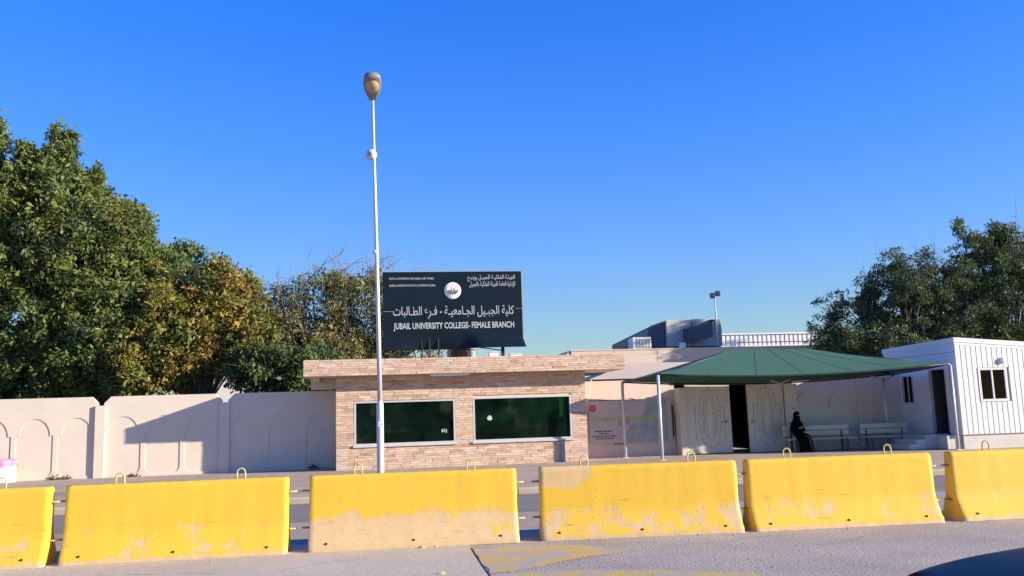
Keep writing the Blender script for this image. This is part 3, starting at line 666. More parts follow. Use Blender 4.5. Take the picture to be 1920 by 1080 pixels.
# side returns of the fascia
part('fascia_return', 'stone_veneer', gh, (FX0 + .005, FX0 + .03, FY + .031, 34.2, 3.17, 3.66), (FX1 - .03, FX1 - .005, FY + .031, 34.2, 3.17, 3.66))
# inside
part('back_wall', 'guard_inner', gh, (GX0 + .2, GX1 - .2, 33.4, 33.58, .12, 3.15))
tk = thing('counter_desk', 'dark counter inside the guardhouse behind the right window', 'desk', (4.8, 31.2, .12))
part('desk_top', 'desk', tk, (3.2, 6.2, 30.9, 31.5, .98, 1.03)); part('desk_front', 'desk', tk, (3.25, 6.15, 30.95, 31.0, .125, .98))
tk = thing('counter_desk', 'low dark counter inside the guardhouse behind the left window', 'desk', (.8, 31.2, .12))
part('desk_top', 'desk', tk, (-.7, 2.2, 30.9, 31.5, .98, 1.03)); part('desk_front', 'desk', tk, (-.65, 2.15, 30.95, 31.0, .125, .98))
tag(MB().tube([(3.3, 30.3, 1.12), (4.0, 30.3, 1.38), (4.75, 30.3, 1.68)], .06, 8).build('slanting_bar', 'yellow_green'), 'yellow green slanting bar behind the right window', 'pole')  # slanting yellow green bar set behind the pane
tag(MB().tube([(3.55, 30.35, 1.15), (3.85, 30.35, 2.2), (3.95, 30.35, 2.25)], .03, 6).build('coat_stand', 'desk'), 'thin upright stand behind the right window', 'stand')
st = thing('hanging_notice', 'white notice hanging on a cord inside the left window', 'notice', (-.7, 29.80, 1.5))
MB().tube([(-.73, 29.80, 2.26), (-.72, 29.80, 1.95), (-.68, 29.80, 1.7)], .008, 5).build('cord', 'paper', st, world=True)
MB().prism([(-.79, 1.50), (-.62, 1.47), (-.60, 1.62), (-.66, 1.70), (-.76, 1.68)], 29.795, 29.81).build('card', 'paper', st, world=True)
sk = MB().prism([(3.60 + .085 * math.cos(a) * (1 - .25 * math.sin(a)), 1.66 + .085 * math.sin(a)) for a in [2 * PI * k / 14 for k in range(14)]], GY + .045, GY + .0495).build('window_sticker', 'paper'); tag(sk, 'round white sticker on the right guardhouse window', 'sticker')
for k, (x0, z0) in enumerate(((1.98, 1.30), (2.07, 1.31), (2.15, 1.30))):
    pass
q = MB().box(1.98, 2.03, GY + .045, GY + .049, 1.24, 1.34).box(2.06, 2.09, GY + .045, GY + .049, 1.24, 1.35).box(2.12, 2.15, GY + .045, GY + .049, 1.22, 1.34)
tag(q.build('window_sticker', 'paper'), 'small white numerals like sticker low on the left guardhouse window', 'sticker')

# roof top: sign board
SY = 29.95
sg = thing('sign_board', 'dark navy college sign board standing on the guardhouse roof', 'sign', (2.5, SY, 3.67))
sx0, sx1, sz0, sz1 = .08, 4.86, 4.02, 6.69
def skin(u, v):
    x, z = sx0 + (sx1 - sx0) * u, sz0 + (sz1 - sz0) * v
    t = max(0, (.27 - v) / .27); s = max(0, min(1, (u - .50) / .42)); s = s * s * (3 - 2 * s)
    k = max(0, 1 - abs(u - .36) / .26)
    edge = .27 - .17 * max(0, min(1, (u - .57) / .43))
    t2 = max(0, (edge - v) / edge); fwd = .42 * t2 ** 1.25 * (1 if u > .57 else 0) * min(1, (u - .57) / .1) - .16 * (t ** 1.5) * (k * k * (3 - 2 * k))
    return (x + .05 * s * t, SY - fwd, z)
sf = MB().grid(skin, 48, 40).build('sign_face', 'sign', sg, world=True)
part('sign_frame', 'sign', sg, (sx0, sx1, SY + .20, SY + .26, sz0 + .7, sz1 - .03), (sx0, sx0 + .05, SY + .02, SY + .2, sz0 + .1, sz1), (sx1 - .05, sx1, SY + .02, SY + .2, sz0 + .1, sz1), (sx0 + .05, sx1 - .05, SY + .02, SY + .2, sz1 - .05, sz1))
part('sign_edge', 'grill', sg, (sx1, sx1 + .035, SY - .01, SY + .2, sz0 + .3, sz1 + .02), (sx0, sx1, SY - .01, SY + .2, sz1, sz1 + .02))
part('panel_seam', 'grill', sg, (4.62, sx1, SY - .006, SY - .001, 5.38, 5.392)); part('panel_seam', 'grill', sg, (sx0 + .02, .42, SY - .006, SY - .001, 5.33, 5.342))
for a in (1.36, 1.62, 1.92, 4.10):
    w = .05 if a < 4 else .11
    part('sign_post', 'dark_metal', sg, (a, a + w, SY + .05, SY + .05 + w, 3.66, 4.9))
for a, b in (((1.0, SY + .1, 4.3), (1.25, SY + .9, 3.68)), ((3.0, SY + .1, 4.12), (4.12, SY + .12, 3.95)), ((2.2, SY + .1, 4.08), (3.2, SY + .12, 3.98))):
    MB().tube([a, b], .02, 5).build('sign_brace', 'dark_metal', sg, world=True)
def sign_text(name, body, x0, x1, zc, h, bold=.0):
    me = text_mesh(body, x0, x1, zc, h, SY - .002, bold); me.transform(Matrix.Translation(-sg.location)); me.materials.clear(); me.materials.append(MT['letter'])
    o = link(bpy.data.objects.new(name, me)); o.parent = sg; return o
sign_text('english_title', 'JUBAIL UNIVERSITY COLLEGE- FEMALE BRANCH', .43, 4.56, 4.80, .28, .024)
sign_text('arabic_title', shape_ar('كلية الجبـيل الجـامعيـة - فـرع الطـالبات'), .42, 4.57, 5.27, .47, .006)
sign_text('small_lettering', 'ROYAL COMMISSION FOR JUBAIL AND YANBU', .30, 1.82, 6.45, .095, .008)
sign_text('small_lettering', 'GENERAL ADMINISTRATION ROYAL COMMISSION IN JUBAIL', .30, 1.88, 6.21, .095, .008)
sign_text('small_lettering', shape_ar('الهيئـة الملكيـة للجبيـل وينبـع'), 2.98, 4.64, 6.46, .23, .008)
sign_text('small_lettering', shape_ar('الإدارة العامة للهيئة الملكية بالجبيل'), 3.04, 4.64, 6.23, .23, .008)
em = MB().lathe([(0, -.014), (.285, -.014), (.29, -.008), (.29, 0)], (2.46, SY - .001, 6.03), 32, 'y').build('emblem', 'white', sg, world=True)
MB().prism([(2.46 + .205 * math.cos(a), 6.04 + .205 * math.sin(a)) for a in [PI * k / 16 for k in range(17)]], SY - .018, SY - .0155).build('emblem_sky', 'pink_print', em, world=True)
MB().prism([(2.27, 6.0), (2.33, 6.06), (2.37, 6.02), (2.40, 6.05), (2.42, 6.12), (2.44, 6.02), (2.46, 5.96), (2.48, 6.02), (2.50, 6.12), (2.53, 6.04), (2.57, 6.03), (2.66, 6.04), (2.62, 5.95), (2.55, 5.89), (2.50, 5.93), (2.46, 5.87), (2.42, 5.93), (2.37, 5.88), (2.31, 5.93)], SY - .0225, SY - .020).build('emblem_city', 'grey_print', em, world=True)

# rooftop condenser and bits
ac = thing('air_conditioner', 'cream condenser unit with dusty round fan on the guardhouse roof below the sign', 'air conditioner', (2.78, 31, 3.63))
bd = part('casing', 'ac', ac, (2.32, 3.28, 30.85, 31.25, 3.70, 4.10), b=.02)
MB().lathe([(0, -.02), (.29, -.02), (.30, 0), (.30, .01)], (2.72, 30.848, 3.89), 24, 'y').build('fan_guard', 'fan', ac, world=True)
part('foot', 'dark_metal', ac, (2.4, 2.5, 30.9, 31.2, 3.62, 3.70)); part('foot', 'dark_metal', ac, (3.1, 3.2, 30.9, 31.2, 3.62, 3.70))
for k in range(3): part('vent_slit', 'grill', ac, (3.10, 3.2, 30.845, 30.851, 3.95 - .06 * k, 3.97 - .06 * k))
for x0, x1, z1, lab in ((3.80, 4.12, 3.98, 'small white box on the guardhouse roof next to the sign post'), (4.56, 4.96, 3.90, 'low white box on the guardhouse roof beyond the sign post')):
    t = thing('roof_box', lab, 'box', ((x0 + x1) / 2, 31.2, 3.62), group='white boxes on the guardhouse roof'); part('box_body', 'white', t, (x0, x1, 31, 31.35, 3.62, z1 - .03), b=.01); part('box_lid', 'ac', t, (x0 - .02, x1 + .02, 30.98, 31.37, z1 - .03, z1))

# ------------------------------------------------------------------ gate
def gate_leaf(lab, loc, rz, w, h, mirror):
    t = thing('gate_leaf', lab, 'gate', loc, rz, 'two leaves of the college gate')
    MB().box(0, w, -.02, .02, 0, h).build('panel', 'gate', t)
    q = MB()
    for k in ((0, w, -.04, .04, h, h + .09), (0, w, -.04, .04, -.0, .06), (0, .06, -.045, .045, .06, h), (w - .07, w, -.045, .045, .06, h)): q.bevbox(*k, b=.006)
    q.build('frame', 'gate', t)
    cx = w * .53; r = min(.34, w * .23)
    def arch(rad, z0, z1):
        return [(cx - rad, -.03, z0)] + [(cx - rad * math.cos(PI * k / 14), -.03, z1 + rad * 1.15 * math.sin(PI * k / 14)) for k in range(15)] + [(cx + rad, -.03, z0)]
    def oval(rad, zb, zt):
        return arch(rad, zb, zt) + [(cx + rad * math.cos(PI * k / 14), -.03, zb - rad * 1.1 * math.sin(PI * k / 14)) for k in range(15)]
    for k, (rad, zb, zt) in enumerate(((r, 1.62, h - .52), (r * .62, .62, h - .60), (r * .78, .52, .6))):
        if k == 2:
            pts = [(cx + rad * 1.2 * math.cos(PI + PI * j / 14), -.03, .55 + rad * 1.25 * math.sin(PI + PI * j / 14)) for j in range(15)]
        else: pts = arch(rad, zb, zt)
        MB().tube(pts, .011, 5).build('scrollwork', 'scroll', t)
    MB().tube(oval(r * .36, .62, h - .62), .010, 5).build('scrollwork', 'scroll', t)
    MB().tube([(cx, -.03, h - .25), (cx, -.03, h)], .012, 5).build('scrollwork', 'scroll', t)
    for s in (-1, 1):
        x = cx + s * r * 1.02
        MB().tube([(x + s * .22, -.03, h - .75), (x + s * .08, -.03, h - .72), (x + s * .03, -.03, h - .85), (x, -.03, h - .95)], .010, 5).build('scrollwork', 'scroll', t)
        MB().tube([(x + s * .2, -.03, h - .75), (x + s * .2, -.03, .5)], .009, 5).build('scrollwork', 'scroll', t)
        for z in (1.42, 1.12, .85):
            rr_ = .085 if z != 1.12 else .10
            MB().tube([(x + rr_ * math.cos(2 * PI * j / 14), -.03, z + rr_ * 1.25 * math.sin(2 * PI * j / 14)) for j in range(15)], .010, 5).build('scrollwork', 'scroll', t)
    ex = w - .16 if mirror else .12
    lk = MB().box(ex - .035, ex + .035, -.055, -.021, 1.02, 1.18).build('lock', 'scroll', t)
    MB().tube([(ex, -.055, 1.1), (ex, -.085, 1.1), (ex + (-.12 if mirror else .12), -.085, 1.1)], .011, 6).build('handle', 'dark_metal', lk)
    return t
gate_leaf('left leaf of the cream metal gate, with a wide frame and scrollwork', (10.84, 30.78, .15), 0, 1.68, 2.38, True)
gate_leaf('narrower leaf of the cream metal gate, next to the pillar by the seated woman', (13.12, 30.62, .13), math.radians(4), 1.42, 2.46, False)
for x0, x1, y0, z1, lab in ((10.60, 10.84, 30.70, 2.44, 'cream gate pillar between the banner wall and the left gate leaf'), (14.58, 15.06, 30.62, 2.48, 'cream gate pillar beside the seated woman in black')):
    t = thing('gate_pillar', lab, 'pillar', ((x0 + x1) / 2, y0, .1), group='pillars of the college gate'); part('shaft', 'gate', t, (x0, x1, y0, y0 + .55, .05, z1), b=.015); part('cap', 'gate', t, (x0 - .005, x1 + .005, y0 - .02, y0 + .56, z1, z1 + .07), b=.01)
    if x0 > 12: part('bell_box', 'grill', t, (14.86, 14.96, y0 - .03, y0, 1.62, 1.68))
# covered passage behind the gate, its shade put into near-black walls
pb = thing('gate_passage', 'dark covered passage seen through the gap of the open gate', 'passage', (12.8, 34, .1))
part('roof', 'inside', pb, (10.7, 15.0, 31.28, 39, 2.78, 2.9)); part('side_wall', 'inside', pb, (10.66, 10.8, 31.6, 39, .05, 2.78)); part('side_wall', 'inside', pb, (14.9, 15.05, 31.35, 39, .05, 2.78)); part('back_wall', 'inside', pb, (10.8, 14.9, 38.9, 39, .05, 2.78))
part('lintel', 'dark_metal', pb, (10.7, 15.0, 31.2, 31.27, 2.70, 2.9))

# ------------------------------------------------------------------ green canopy
cn = thing('shade_canopy', 'dark green fabric canopy on white posts over the gate', 'canopy', (14, 29.2, .12))
FL, FR, RL, RR = Vector((9.11, 28.4, 2.95)), Vector((19.12, 27.55, 3.04)), Vector((8.5, 30.65, 2.80)), Vector((18.85, 30.5, 2.83))
A_, B_ = Vector((12.0, 29.4, 3.75)), Vector((14.95, 29.3, 3.73))
def facet(p0, p1, q0, q1, sag, n=14, m=8):
    def fn(u, v):
        a = p0.lerp(p1, u); b = q0.lerp(q1, u); p = a.lerp(b, v); k = 4 * u * (1 - u) * (1 - v)
        p = p + Vector((0, 0, -sag * 4 * v * (1 - v) * .6)); return p + (p1 - p0).cross(Vector((0, 0, 1))).normalized() * (-.10 * k) + Vector((0, 0, -.0 * k))
    return fn
nseg = 6
def canopy_piece(p0, p1, q0, q1, name='fabric_panel', k=.0):
    for i in range(nseg if (p1 - p0).length > 6 else 2):
        N = nseg if (p1 - p0).length > 6 else 2
        u0_, u1_ = i / N, (i + 1) / N
        def fn(u, v, u0_=u0_, u1_=u1_):
            w = u0_ + (u1_ - u0_) * u; p = p0.lerp(p1, w).lerp(q0.lerp(q1, w), v)
            return p + Vector((0, 0, -.06 * 4 * v * (1 - v))) + Vector((0, 0, -(.20 if N > 2 else .03) * 4 * w * (1 - w) * (1 - v) ** 2))
        me = MB().grid(fn, 6, 8).build(name, 'canopy', cn, world=True)
canopy_piece(FL, FR, A_, B_); canopy_piece(RR, RL, B_, A_); canopy_piece(RL, FL, A_, A_); canopy_piece(FR, RR, B_, B_)
for a, b in ((FL, FR), (FR, RR), (RR, RL), (RL, FL)):
    pts = [a.lerp(b, k / 10) + Vector((0, 0, -(.20 if (b - a).length > 6 else .03) * 4 * (k / 10) * (1 - k / 10) - .035)) for k in range(11)]
    MB().tube(pts, .028, 7).build('eave_pipe', 'dark_metal', cn, world=True)
for a, b in ((A_, B_), (A_, FL), (A_, RL), (B_, FR), (B_, RR)):
    MB().tube([a - Vector((0, 0, .06)), b - Vector((0, 0, .07))], .03, 6).build('roof_pipe', 'dark_metal', cn, world=True)
for w in (1 / 6, 2 / 6, 3 / 6, 4 / 6, 5 / 6):
    pts = []
    for j in range(9):
        v = j / 8; pts.append(FL.lerp(FR, w).lerp(A_.lerp(B_, w), v) + Vector((0, -.004, .004 - .06 * 4 * v * (1 - v) - .2 * 4 * w * (1 - w) * (1 - v) ** 2)))
    MB().tube(pts, .004, 5).build('seam', 'canopy_seam', cn, world=True)
for k, (x, y, z) in enumerate(((9.11, 28.4, 2.95), (19.16, 27.55, 3.0), (8.5, 30.65, 2.8), (18.42, 30.45, 2.72))):
    MB().tube([(x, y, .1), (x, y, z - .05)], .055, 14).build('post', 'pole_paint', cn, world=True)
    MB().box(x - .12, x + .12, y - .12, y + .12, .105, .13).build('foot_plate', 'galv', cn, world=True)
for (x, y) in ((18.42, 30.45), (14.4, 30.5)):
    MB().tube([(x - .5, y, 2.76), (x, y, 2.55), (x + .5, y, 2.76)], .028, 6).build('bracket', 'pole_paint', cn, world=True)
MB().tube([(19.16, 27.55, 2.97), (19.05, 27.56, 3.0), (18.7, 27.6, 2.96)], .022, 6).build('bracket', 'pole_paint', cn, world=True)

# tan canopy behind the wall
tn = thing('shade_canopy', 'tan fabric canopy behind the wall right of the guardhouse roof', 'canopy', (12, 36, 0))
a, b, c, d, e, g = (Vector(p) for p in ((8.0, 33.7, 3.0), (17, 33.7, 3.0), (17.5, 38.5, 3.0), (8.0, 38.5, 3.0), (10.1, 36.1, 3.74), (15.2, 36.1, 3.72)))
for p0, p1, q0, q1 in ((a, b, e, g), (c, d, g, e), (d, a, e, e), (b, c, g, g)):
    MB().grid(lambda u, v: p0.lerp(p1, u).lerp(q0.lerp(q1, u), v) - Vector((0, 0, .2 * v * (1 - v))), 8, 6).build('fabric_panel', 'tan_fabric', tn, world=True)
for x, y in ((8.1, 33.75), (16.9, 33.75), (17.3, 38.4), (8.1, 38.4)): MB().tube([(x, y, -.05), (x, y, 2.98)], .05, 10).build('post', 'pole_paint', tn, world=True)

# ------------------------------------------------------------------ benches
def make_bench():
    t = thing('bench', '', 'bench', group='pale green slatted benches under the canopy')
    for z0, z1 in ((.55, .71), (.74, .90)): MB().bevbox(-.92, .92, .17, .20, z0, z1, .008).build('back_slat', 'bench', t)
    for y0, y1 in ((-.28, -.14), (-.12, .02), (.04, .16)): MB().bevbox(-.95, .95, y0, y1, .42, .455, .008).build('seat_slat', 'bench', t)
    for x in (-.7, .7):
        MB().box(x - .03, x + .03, -.26, -.20, 0, .42).box(x - .03, x + .03, .10, .16, 0, .42).box(x - .03, x + .03, -.26, .16, .385, .419).build('leg', 'bench_leg', t)
        MB().hexa([(x - .025, .12, .41), (x + .025, .12, .41), (x + .025, .165, .41), (x - .025, .165, .41), (x - .025, .205, .9), (x + .025, .205, .9), (x + .025, .235, .9), (x - .025, .235, .9)]).build('back_strut', 'bench_leg', t)
    return t
bn = make_bench(); bn.location = (15.46, 30.0, .12); bn.scale = (1.38, 1, 1.0); bn['label'] = 'pale green bench with the woman in black at its end'
b2 = copy_tree(bn); b2.location = (18.0, 29.85, .12); b2.scale = (1.0, 1, 1.0); b2['label'] = 'empty pale green bench beside the cabin steps'

# ------------------------------------------------------------------ white cabin
CX, CY = 19.93, 28.3
cb = thing('portable_cabin', 'white portable cabin with ribbed front and open dark doorway', 'cabin', (CX, CY, .12))
def rz(x): return 3.96 - (x - CX) * .075
part('plinth', 'concrete_pale', cb, (CX + .03, 25.9, CY + .04, 32.7, .03, .57))
part('floor', 'inside', cb, (CX + .05, 25.9, CY + .1, 32.6, .57, .64))
SX = CX + .08
part('side_wall', 'cabin_side', cb, (CX, SX, CY, 28.95, .57, 3.8), (CX, SX, 28.95, 29.95, 2.95, 3.8), (CX, SX, 29.95, 30.92, .57, 3.8), (CX, SX, 30.92, 31.65, .57, 1.69), (CX, SX, 30.92, 31.65, 2.78, 3.8), (CX, SX, 31.65, 32.75, .57, 3.8))
for y0, y1 in ((28.3, 29.4), (29.42, 30.5), (30.52, 31.6), (31.62, 32.75)):
    MB().box(CX - .006, CX - .001, y0, y1, 3.45, 3.47).build('sheet_seam', 'grill', cb, world=True)
fw = MB()
for bx in ((SX, 20.77, CY + .02, CY + .08, .57, 3.7), (20.77, 21.74, CY + .02, CY + .08, .57, 1.76), (20.77, 21.74, CY + .02, CY + .08, 2.81, 3.6), (21.74, 25.9, CY + .02, CY + .08, .57, 3.45)): fw.box(*bx)
fw.build('front_wall', 'grill', cb, world=True)
part('back_wall', 'cabin_side', cb, (SX, 25.9, 32.65, 32.75, .57, 3.5)); part('back_wall', 'cabin_side', cb, (25.8, 25.9, CY + .08, 32.65, .57, 3.5))
rp = [(CX - .04, CY - .05), (26, CY - .05), (26, 32.8), (CX - .04, 32.8)]
MB().hexa([(x, y, rz(x) - .16 - (y - CY) * .02) for x, y in rp] + [(x, y, rz(x) - (y - CY) * .02) for x, y in rp]).build('roof', 'cabin_front', cb, world=True)
MB().hexa([(x, y, rz(x) - .26 - (y - CY) * .02) for x, y in [(CX - .02, CY - .03), (26, CY - .03), (26, 32.78), (CX - .02, 32.78)]] + [(x, y, rz(x) - .161 - (y - CY) * .02) for x, y in [(CX - .02, CY - .03), (26, CY - .03), (26, 32.78), (CX - .02, 32.78)]]).build('roof_trim', 'cabin_front', cb, world=True)
x = CX + .002; k = 0
while x < 25.6:
    w = .20; x1 = x + w - .034; zt = rz(x) - .27
    for z0, z1 in ([(.58, 1.68), (2.88, zt)] if (x1 > 20.72 and x < 21.80) else [(.58, zt)]):
        MB().bevbox(x, x1, CY - .022, CY + .019, z0, z1, .007).build('wall_panel', 'cabin_front', cb, world=True)
    x += w; k += 1
part('corner_trim', 'cabin_front', cb, (CX - .012, CX + .06, CY - .025, CY - .016, .58, 3.69))
wn_ = part('window', 'alu', cb, (20.70, 21.82, CY - .04, CY + .05, 1.69, 1.78), (20.70, 21.82, CY - .04, CY + .05, 2.79, 2.87), (20.70, 20.79, CY - .04, CY + .05, 1.78, 2.79), (21.72, 21.82, CY - .04, CY + .05, 1.78, 2.79), (21.22, 21.28, CY - .02, CY + .05, 1.78, 2.79), b=.005)
part('pane', 'dark_glass', wn_, (20.79, 21.22, CY + .02, CY + .03, 1.78, 2.79)); part('pane', 'dark_glass', wn_, (21.28, 21.72, CY + .02, CY + .03, 1.78, 2.79))
wn_ = part('window', 'alu', cb, (CX - .03, CX + .06, 30.92, 31.65, 1.69, 1.75), (CX - .03, CX + .06, 30.92, 31.65, 2.72, 2.78), (CX - .03, CX + .06, 30.92, 30.98, 1.75, 2.72), (CX - .03, CX + .06, 31.59, 31.65, 1.75, 2.72), (CX - .01, CX + .06, 31.26, 31.31, 1.75, 2.72))
part('pane', 'dark_glass', wn_, (CX + .02, CX + .03, 30.98, 31.26, 1.75, 2.72)); part('pane', 'dark_glass', wn_, (CX + .02, CX + .03, 31.31, 31.59, 1.75, 2.72))
dr = part('door_frame', 'alu', cb, (CX - .02, CX + .1, 28.95, 29.0, .64, 2.95), (CX - .02, CX + .1, 29.9, 29.95, .64, 2.95), (CX - .02, CX + .1, 29.0, 29.9, 2.89, 2.95))
dl = MB().box(20.05, 20.95, 29.84, 29.885, .66, 2.88).build('door', 'inside', cb, world=True)
MB().box(CX - .03, CX + .01, 29.905, 29.96, 1.48, 1.78).build('door_plate', 'white', dr, world=True)
part('inner_wall', 'inside', cb, (20.2, 25.7, 32.3, 32.5, .64, 3.5), (25.5, 25.7, CY + .2, 32.3, .64, 3.5), (21.95, 22.0, CY + .2, 32.3, .64, 3.5))
lt = MB().lathe([(0, -.13), (.06, -.13), (.10, -.11), (.115, -.06), (.10, -.016)], (21.70, CY, 3.12), 18, 'y').build('wall_light', 'white', cb, world=True)
st = thing('entrance_steps', 'concrete steps leading up to the cabin doorway', 'steps', (19.2, 29.7, .12))
for x0, z0, z1, y0 in ((18.95, .12, .60, 29.0), (18.62, .12, .44, 29.02), (18.3, .12, .28, 28.98)):
    part('step', 'concrete_pale' if x0 < 18.9 else 'concrete', st, (x0, 18.95 if x0 < 18.7 and x0 > 18.4 else (18.62 if x0 < 18.5 else 19.95), y0, 30.4, z0 - .02, z1), b=.008)
part('kerb_block', 'concrete_pale', st, (19.4, 19.94, 28.45, 28.99, .1, .56), b=.01)

for o_, p_ in ((cb, (19.43, 27.6, .15)), (st, (18.72, 28.96, .15))):
    o_.location = p_; o_.scale = (.975,) * 3

# ------------------------------------------------------------------ college building with roof plant
cbd = thing('college_building', 'long low beige college building behind the gate, with plain parapet', 'building', (20, 44, 0))
xs = [9.6, 11.85, 14.14, 17.0, 20.0, 23.2, 26.4, 30, 36]
for a, b in zip(xs[:-1], xs[1:]):
    part('parapet_panel', 'parapet', cbd, (a + .012, b - .012, 44, 44.2, -.05, 4.84))
part('wall_core', 'parapet', cbd, (9.6, 36, 44.03, 44.19, -.05, 4.80)); part('roof', 'roof', cbd, (9.6, 36, 44.2, 62, 4.3, 4.5)); part('side_wall', 'parapet', cbd, (9.4, 9.6, 44.05, 62, -.05, 4.84)); part('coping', 'parapet', cbd, (9.55, 36, 43.97, 44.23, 4.84, 4.90))
hv = thing('rooftop_ventilation_unit', 'large grey ventilation unit with sloping duct on the college roof', 'ventilation unit', (16.8, 47, 4.5))
part('casing', 'hvac', hv, (15.55, 17.0, 46.5, 49.5, 5.15, 6.62), b=.03); part('casing', 'hvac', hv, (17.05, 18.75, 46.52, 49.2, 5.15, 6.66), b=.03)
part('seam', 'hvac_shade', hv, (17.0, 17.05, 46.56, 49, 5.2, 6.62))
MB().hexa([(13.1, 47.2, 5.15), (15.5, 46.7, 5.15), (15.5, 49.4, 5.15), (13.1, 49, 5.15), (13.1, 47.2, 5.5), (15.5, 46.7, 6.55), (15.5, 49.4, 6.55), (13.1, 49, 5.5)]).build('sloping_duct', 'hvac_shade', hv, world=True)
MB().hexa([(16.5, 45.6, 5.28), (17.72, 45.2, 5.55), (17.72, 46.5, 5.55), (16.5, 46.5, 5.28), (16.5, 45.6, 6.1), (17.72, 45.2, 6.4), (17.72, 46.5, 6.4), (16.5, 46.5, 6.1)]).build('intake_hood', 'hvac_shade', hv, world=True)
part('hood_lip', 'hvac', hv, (17.72, 17.80, 45.22, 46.5, 5.58, 6.38)); part('control_box', 'hvac', hv, (18.25, 18.6, 46.2, 46.5, 5.85, 6.6), b=.01); part('control_box', 'dark_metal', hv, (18.0, 18.24, 46.3, 46.5, 5.86, 6.6))
part('support_frame', 'dark_metal', hv, (15.6, 18.7, 46.7, 46.8, 4.95, 5.14), (15.6, 18.7, 49, 49.1, 4.95, 5.14))
for x in (15.7, 16.9, 17.8, 18.6): part('leg', 'dark_metal', hv, (x, x + .1, 46.7, 46.8, 4.5, 4.95)); part('leg', 'dark_metal', hv, (x, x + .1, 49, 49.1, 4.5, 4.95))
ac = thing('air_conditioner', 'pale boxy air cooler with square grille on the college roof beside the duct', 'air conditioner', (13.6, 44.9, 4.5))
part('casing', 'ac', ac, (13.05, 14.05, 44.6, 45.5, 4.78, 5.55), b=.02); part('grille', 'grill', ac, (13.28, 14.0, 44.59, 44.60, 4.86, 5.48))
for k in range(5): part('grille_bar', 'ac', ac, (13.28 + .17 * k, 13.32 + .17 * k, 44.575, 44.589, 4.86, 5.48))
for k in range(4): part('grille_bar', 'ac', ac, (13.28, 14.0, 44.56, 44.574, 4.90 + .18 * k, 4.94 + .18 * k))
part('foot', 'dark_metal', ac, (13.1, 13.2, 44.7, 45.4, 4.5, 4.78)); part('foot', 'dark_metal', ac, (13.9, 14.0, 44.7, 45.4, 4.5, 4.78))
t = thing('roof_box', 'small white junction box below the ventilation unit on the college roof', 'box', (15.8, 45, 4.9)); part('box_body', 'white', t, (15.55, 15.85, 44.4, 44.6, 4.9, 5.2), b=.01); part('stand', 'dark_metal', t, (15.65, 15.75, 44.45, 44.55, 4.5, 4.9))
ms = thing('floodlight_mast', 'thin mast with two small floodlights on the college roof', 'mast', (17.7, 44.6, 4.5))
MB().tube([(17.7, 44.6, 4.5), (17.7, 44.6, 6.2), (17.7, 44.6, 7.75)], [.06, .045, .03], 8).build('pole', 'pole_paint', ms, world=True)
for s in (-1, 1):
    MB().hexa([(17.7 + s * .04, 44.4, 7.60 + (.12 if s > 0 else 0)), (17.7 + s * .26, 44.4, 7.60 + (.12 if s > 0 else 0)), (17.7 + s * .26, 44.6, 7.55 + (.12 if s > 0 else 0)), (17.7 + s * .04, 44.6, 7.55 + (.12 if s > 0 else 0)), (17.7 + s * .04, 44.5, 7.85 + (.1 if s > 0 else 0)), (17.7 + s * .26, 44.5, 7.85 + (.1 if s > 0 else 0)), (17.7 + s * .26, 44.66, 7.8 + (.1 if s > 0 else 0)), (17.7 + s * .04, 44.66, 7.8 + (.1 if s > 0 else 0))]).build('floodlight', 'dark_metal', ms, world=True)
cr = thing('roof_screen', 'white corrugated screen with handrail on the college roof', 'screen', (23, 49, 4.5))
q = MB(); n = 34; pts = []
for k in range(n):
    x0 = 18.9 + k * .28; pts += [(x0, 49), (x0 + .17, 49), (x0 + .20, 49.1), (x0 + .25, 49.1)]
vs = [(x, y, z) for z in (5.3, 5.95) for x, y in pts]; m_ = len(pts)
q.add(vs, [(k, k + 1, m_ + k + 1, m_ + k) for k in range(m_ - 1)]); q.build('corrugated_sheet', 'corr', cr, world=True)
part('top_trim', 'corr', cr, (18.8, 28.5, 48.93, 49.13, 5.95, 6.03)); part('bottom_rail', 'corr', cr, (18.8, 28.5, 48.96, 49.12, 5.1, 5.3))
MB().tube([(18.8, 44.5, 5.15), (28.4, 44.5, 5.15)], .025, 6).build('handrail', 'grill', cr, world=True)
for x in (18.8, 21.2, 23.6, 26, 28.4): MB().tube([(x, 44.5, 4.5), (x, 44.5, 5.15)], .022, 6).build('rail_post', 'grill', cr, world=True); part('screen_post', 'grill', cr, (x, x + .08, 49.14, 49.22, 4.5, 5.9))

# far pale house behind the left trees
hs2 = thing('far_house', 'pale house glimpsed between tree trunks above the cream wall', 'house', (-8.5, 60, 0))
part('wall', 'house', hs2, (-13, -4.2, 60, 60.3, -.05, 5.2), (-13, -12.7, 60.3, 68, -.05, 5.2), (-4.5, -4.2, 60.3, 68, -.05, 5.2)); part('roof', 'house', hs2, (-13.2, -4.0, 59.8, 68, 5.2, 5.5))
for x in (-11.8, -9.2, -6.6): part('window', 'dark_metal', hs2, (x, x + 1.1, 59.97, 60.0, 1.4, 2.8)); 

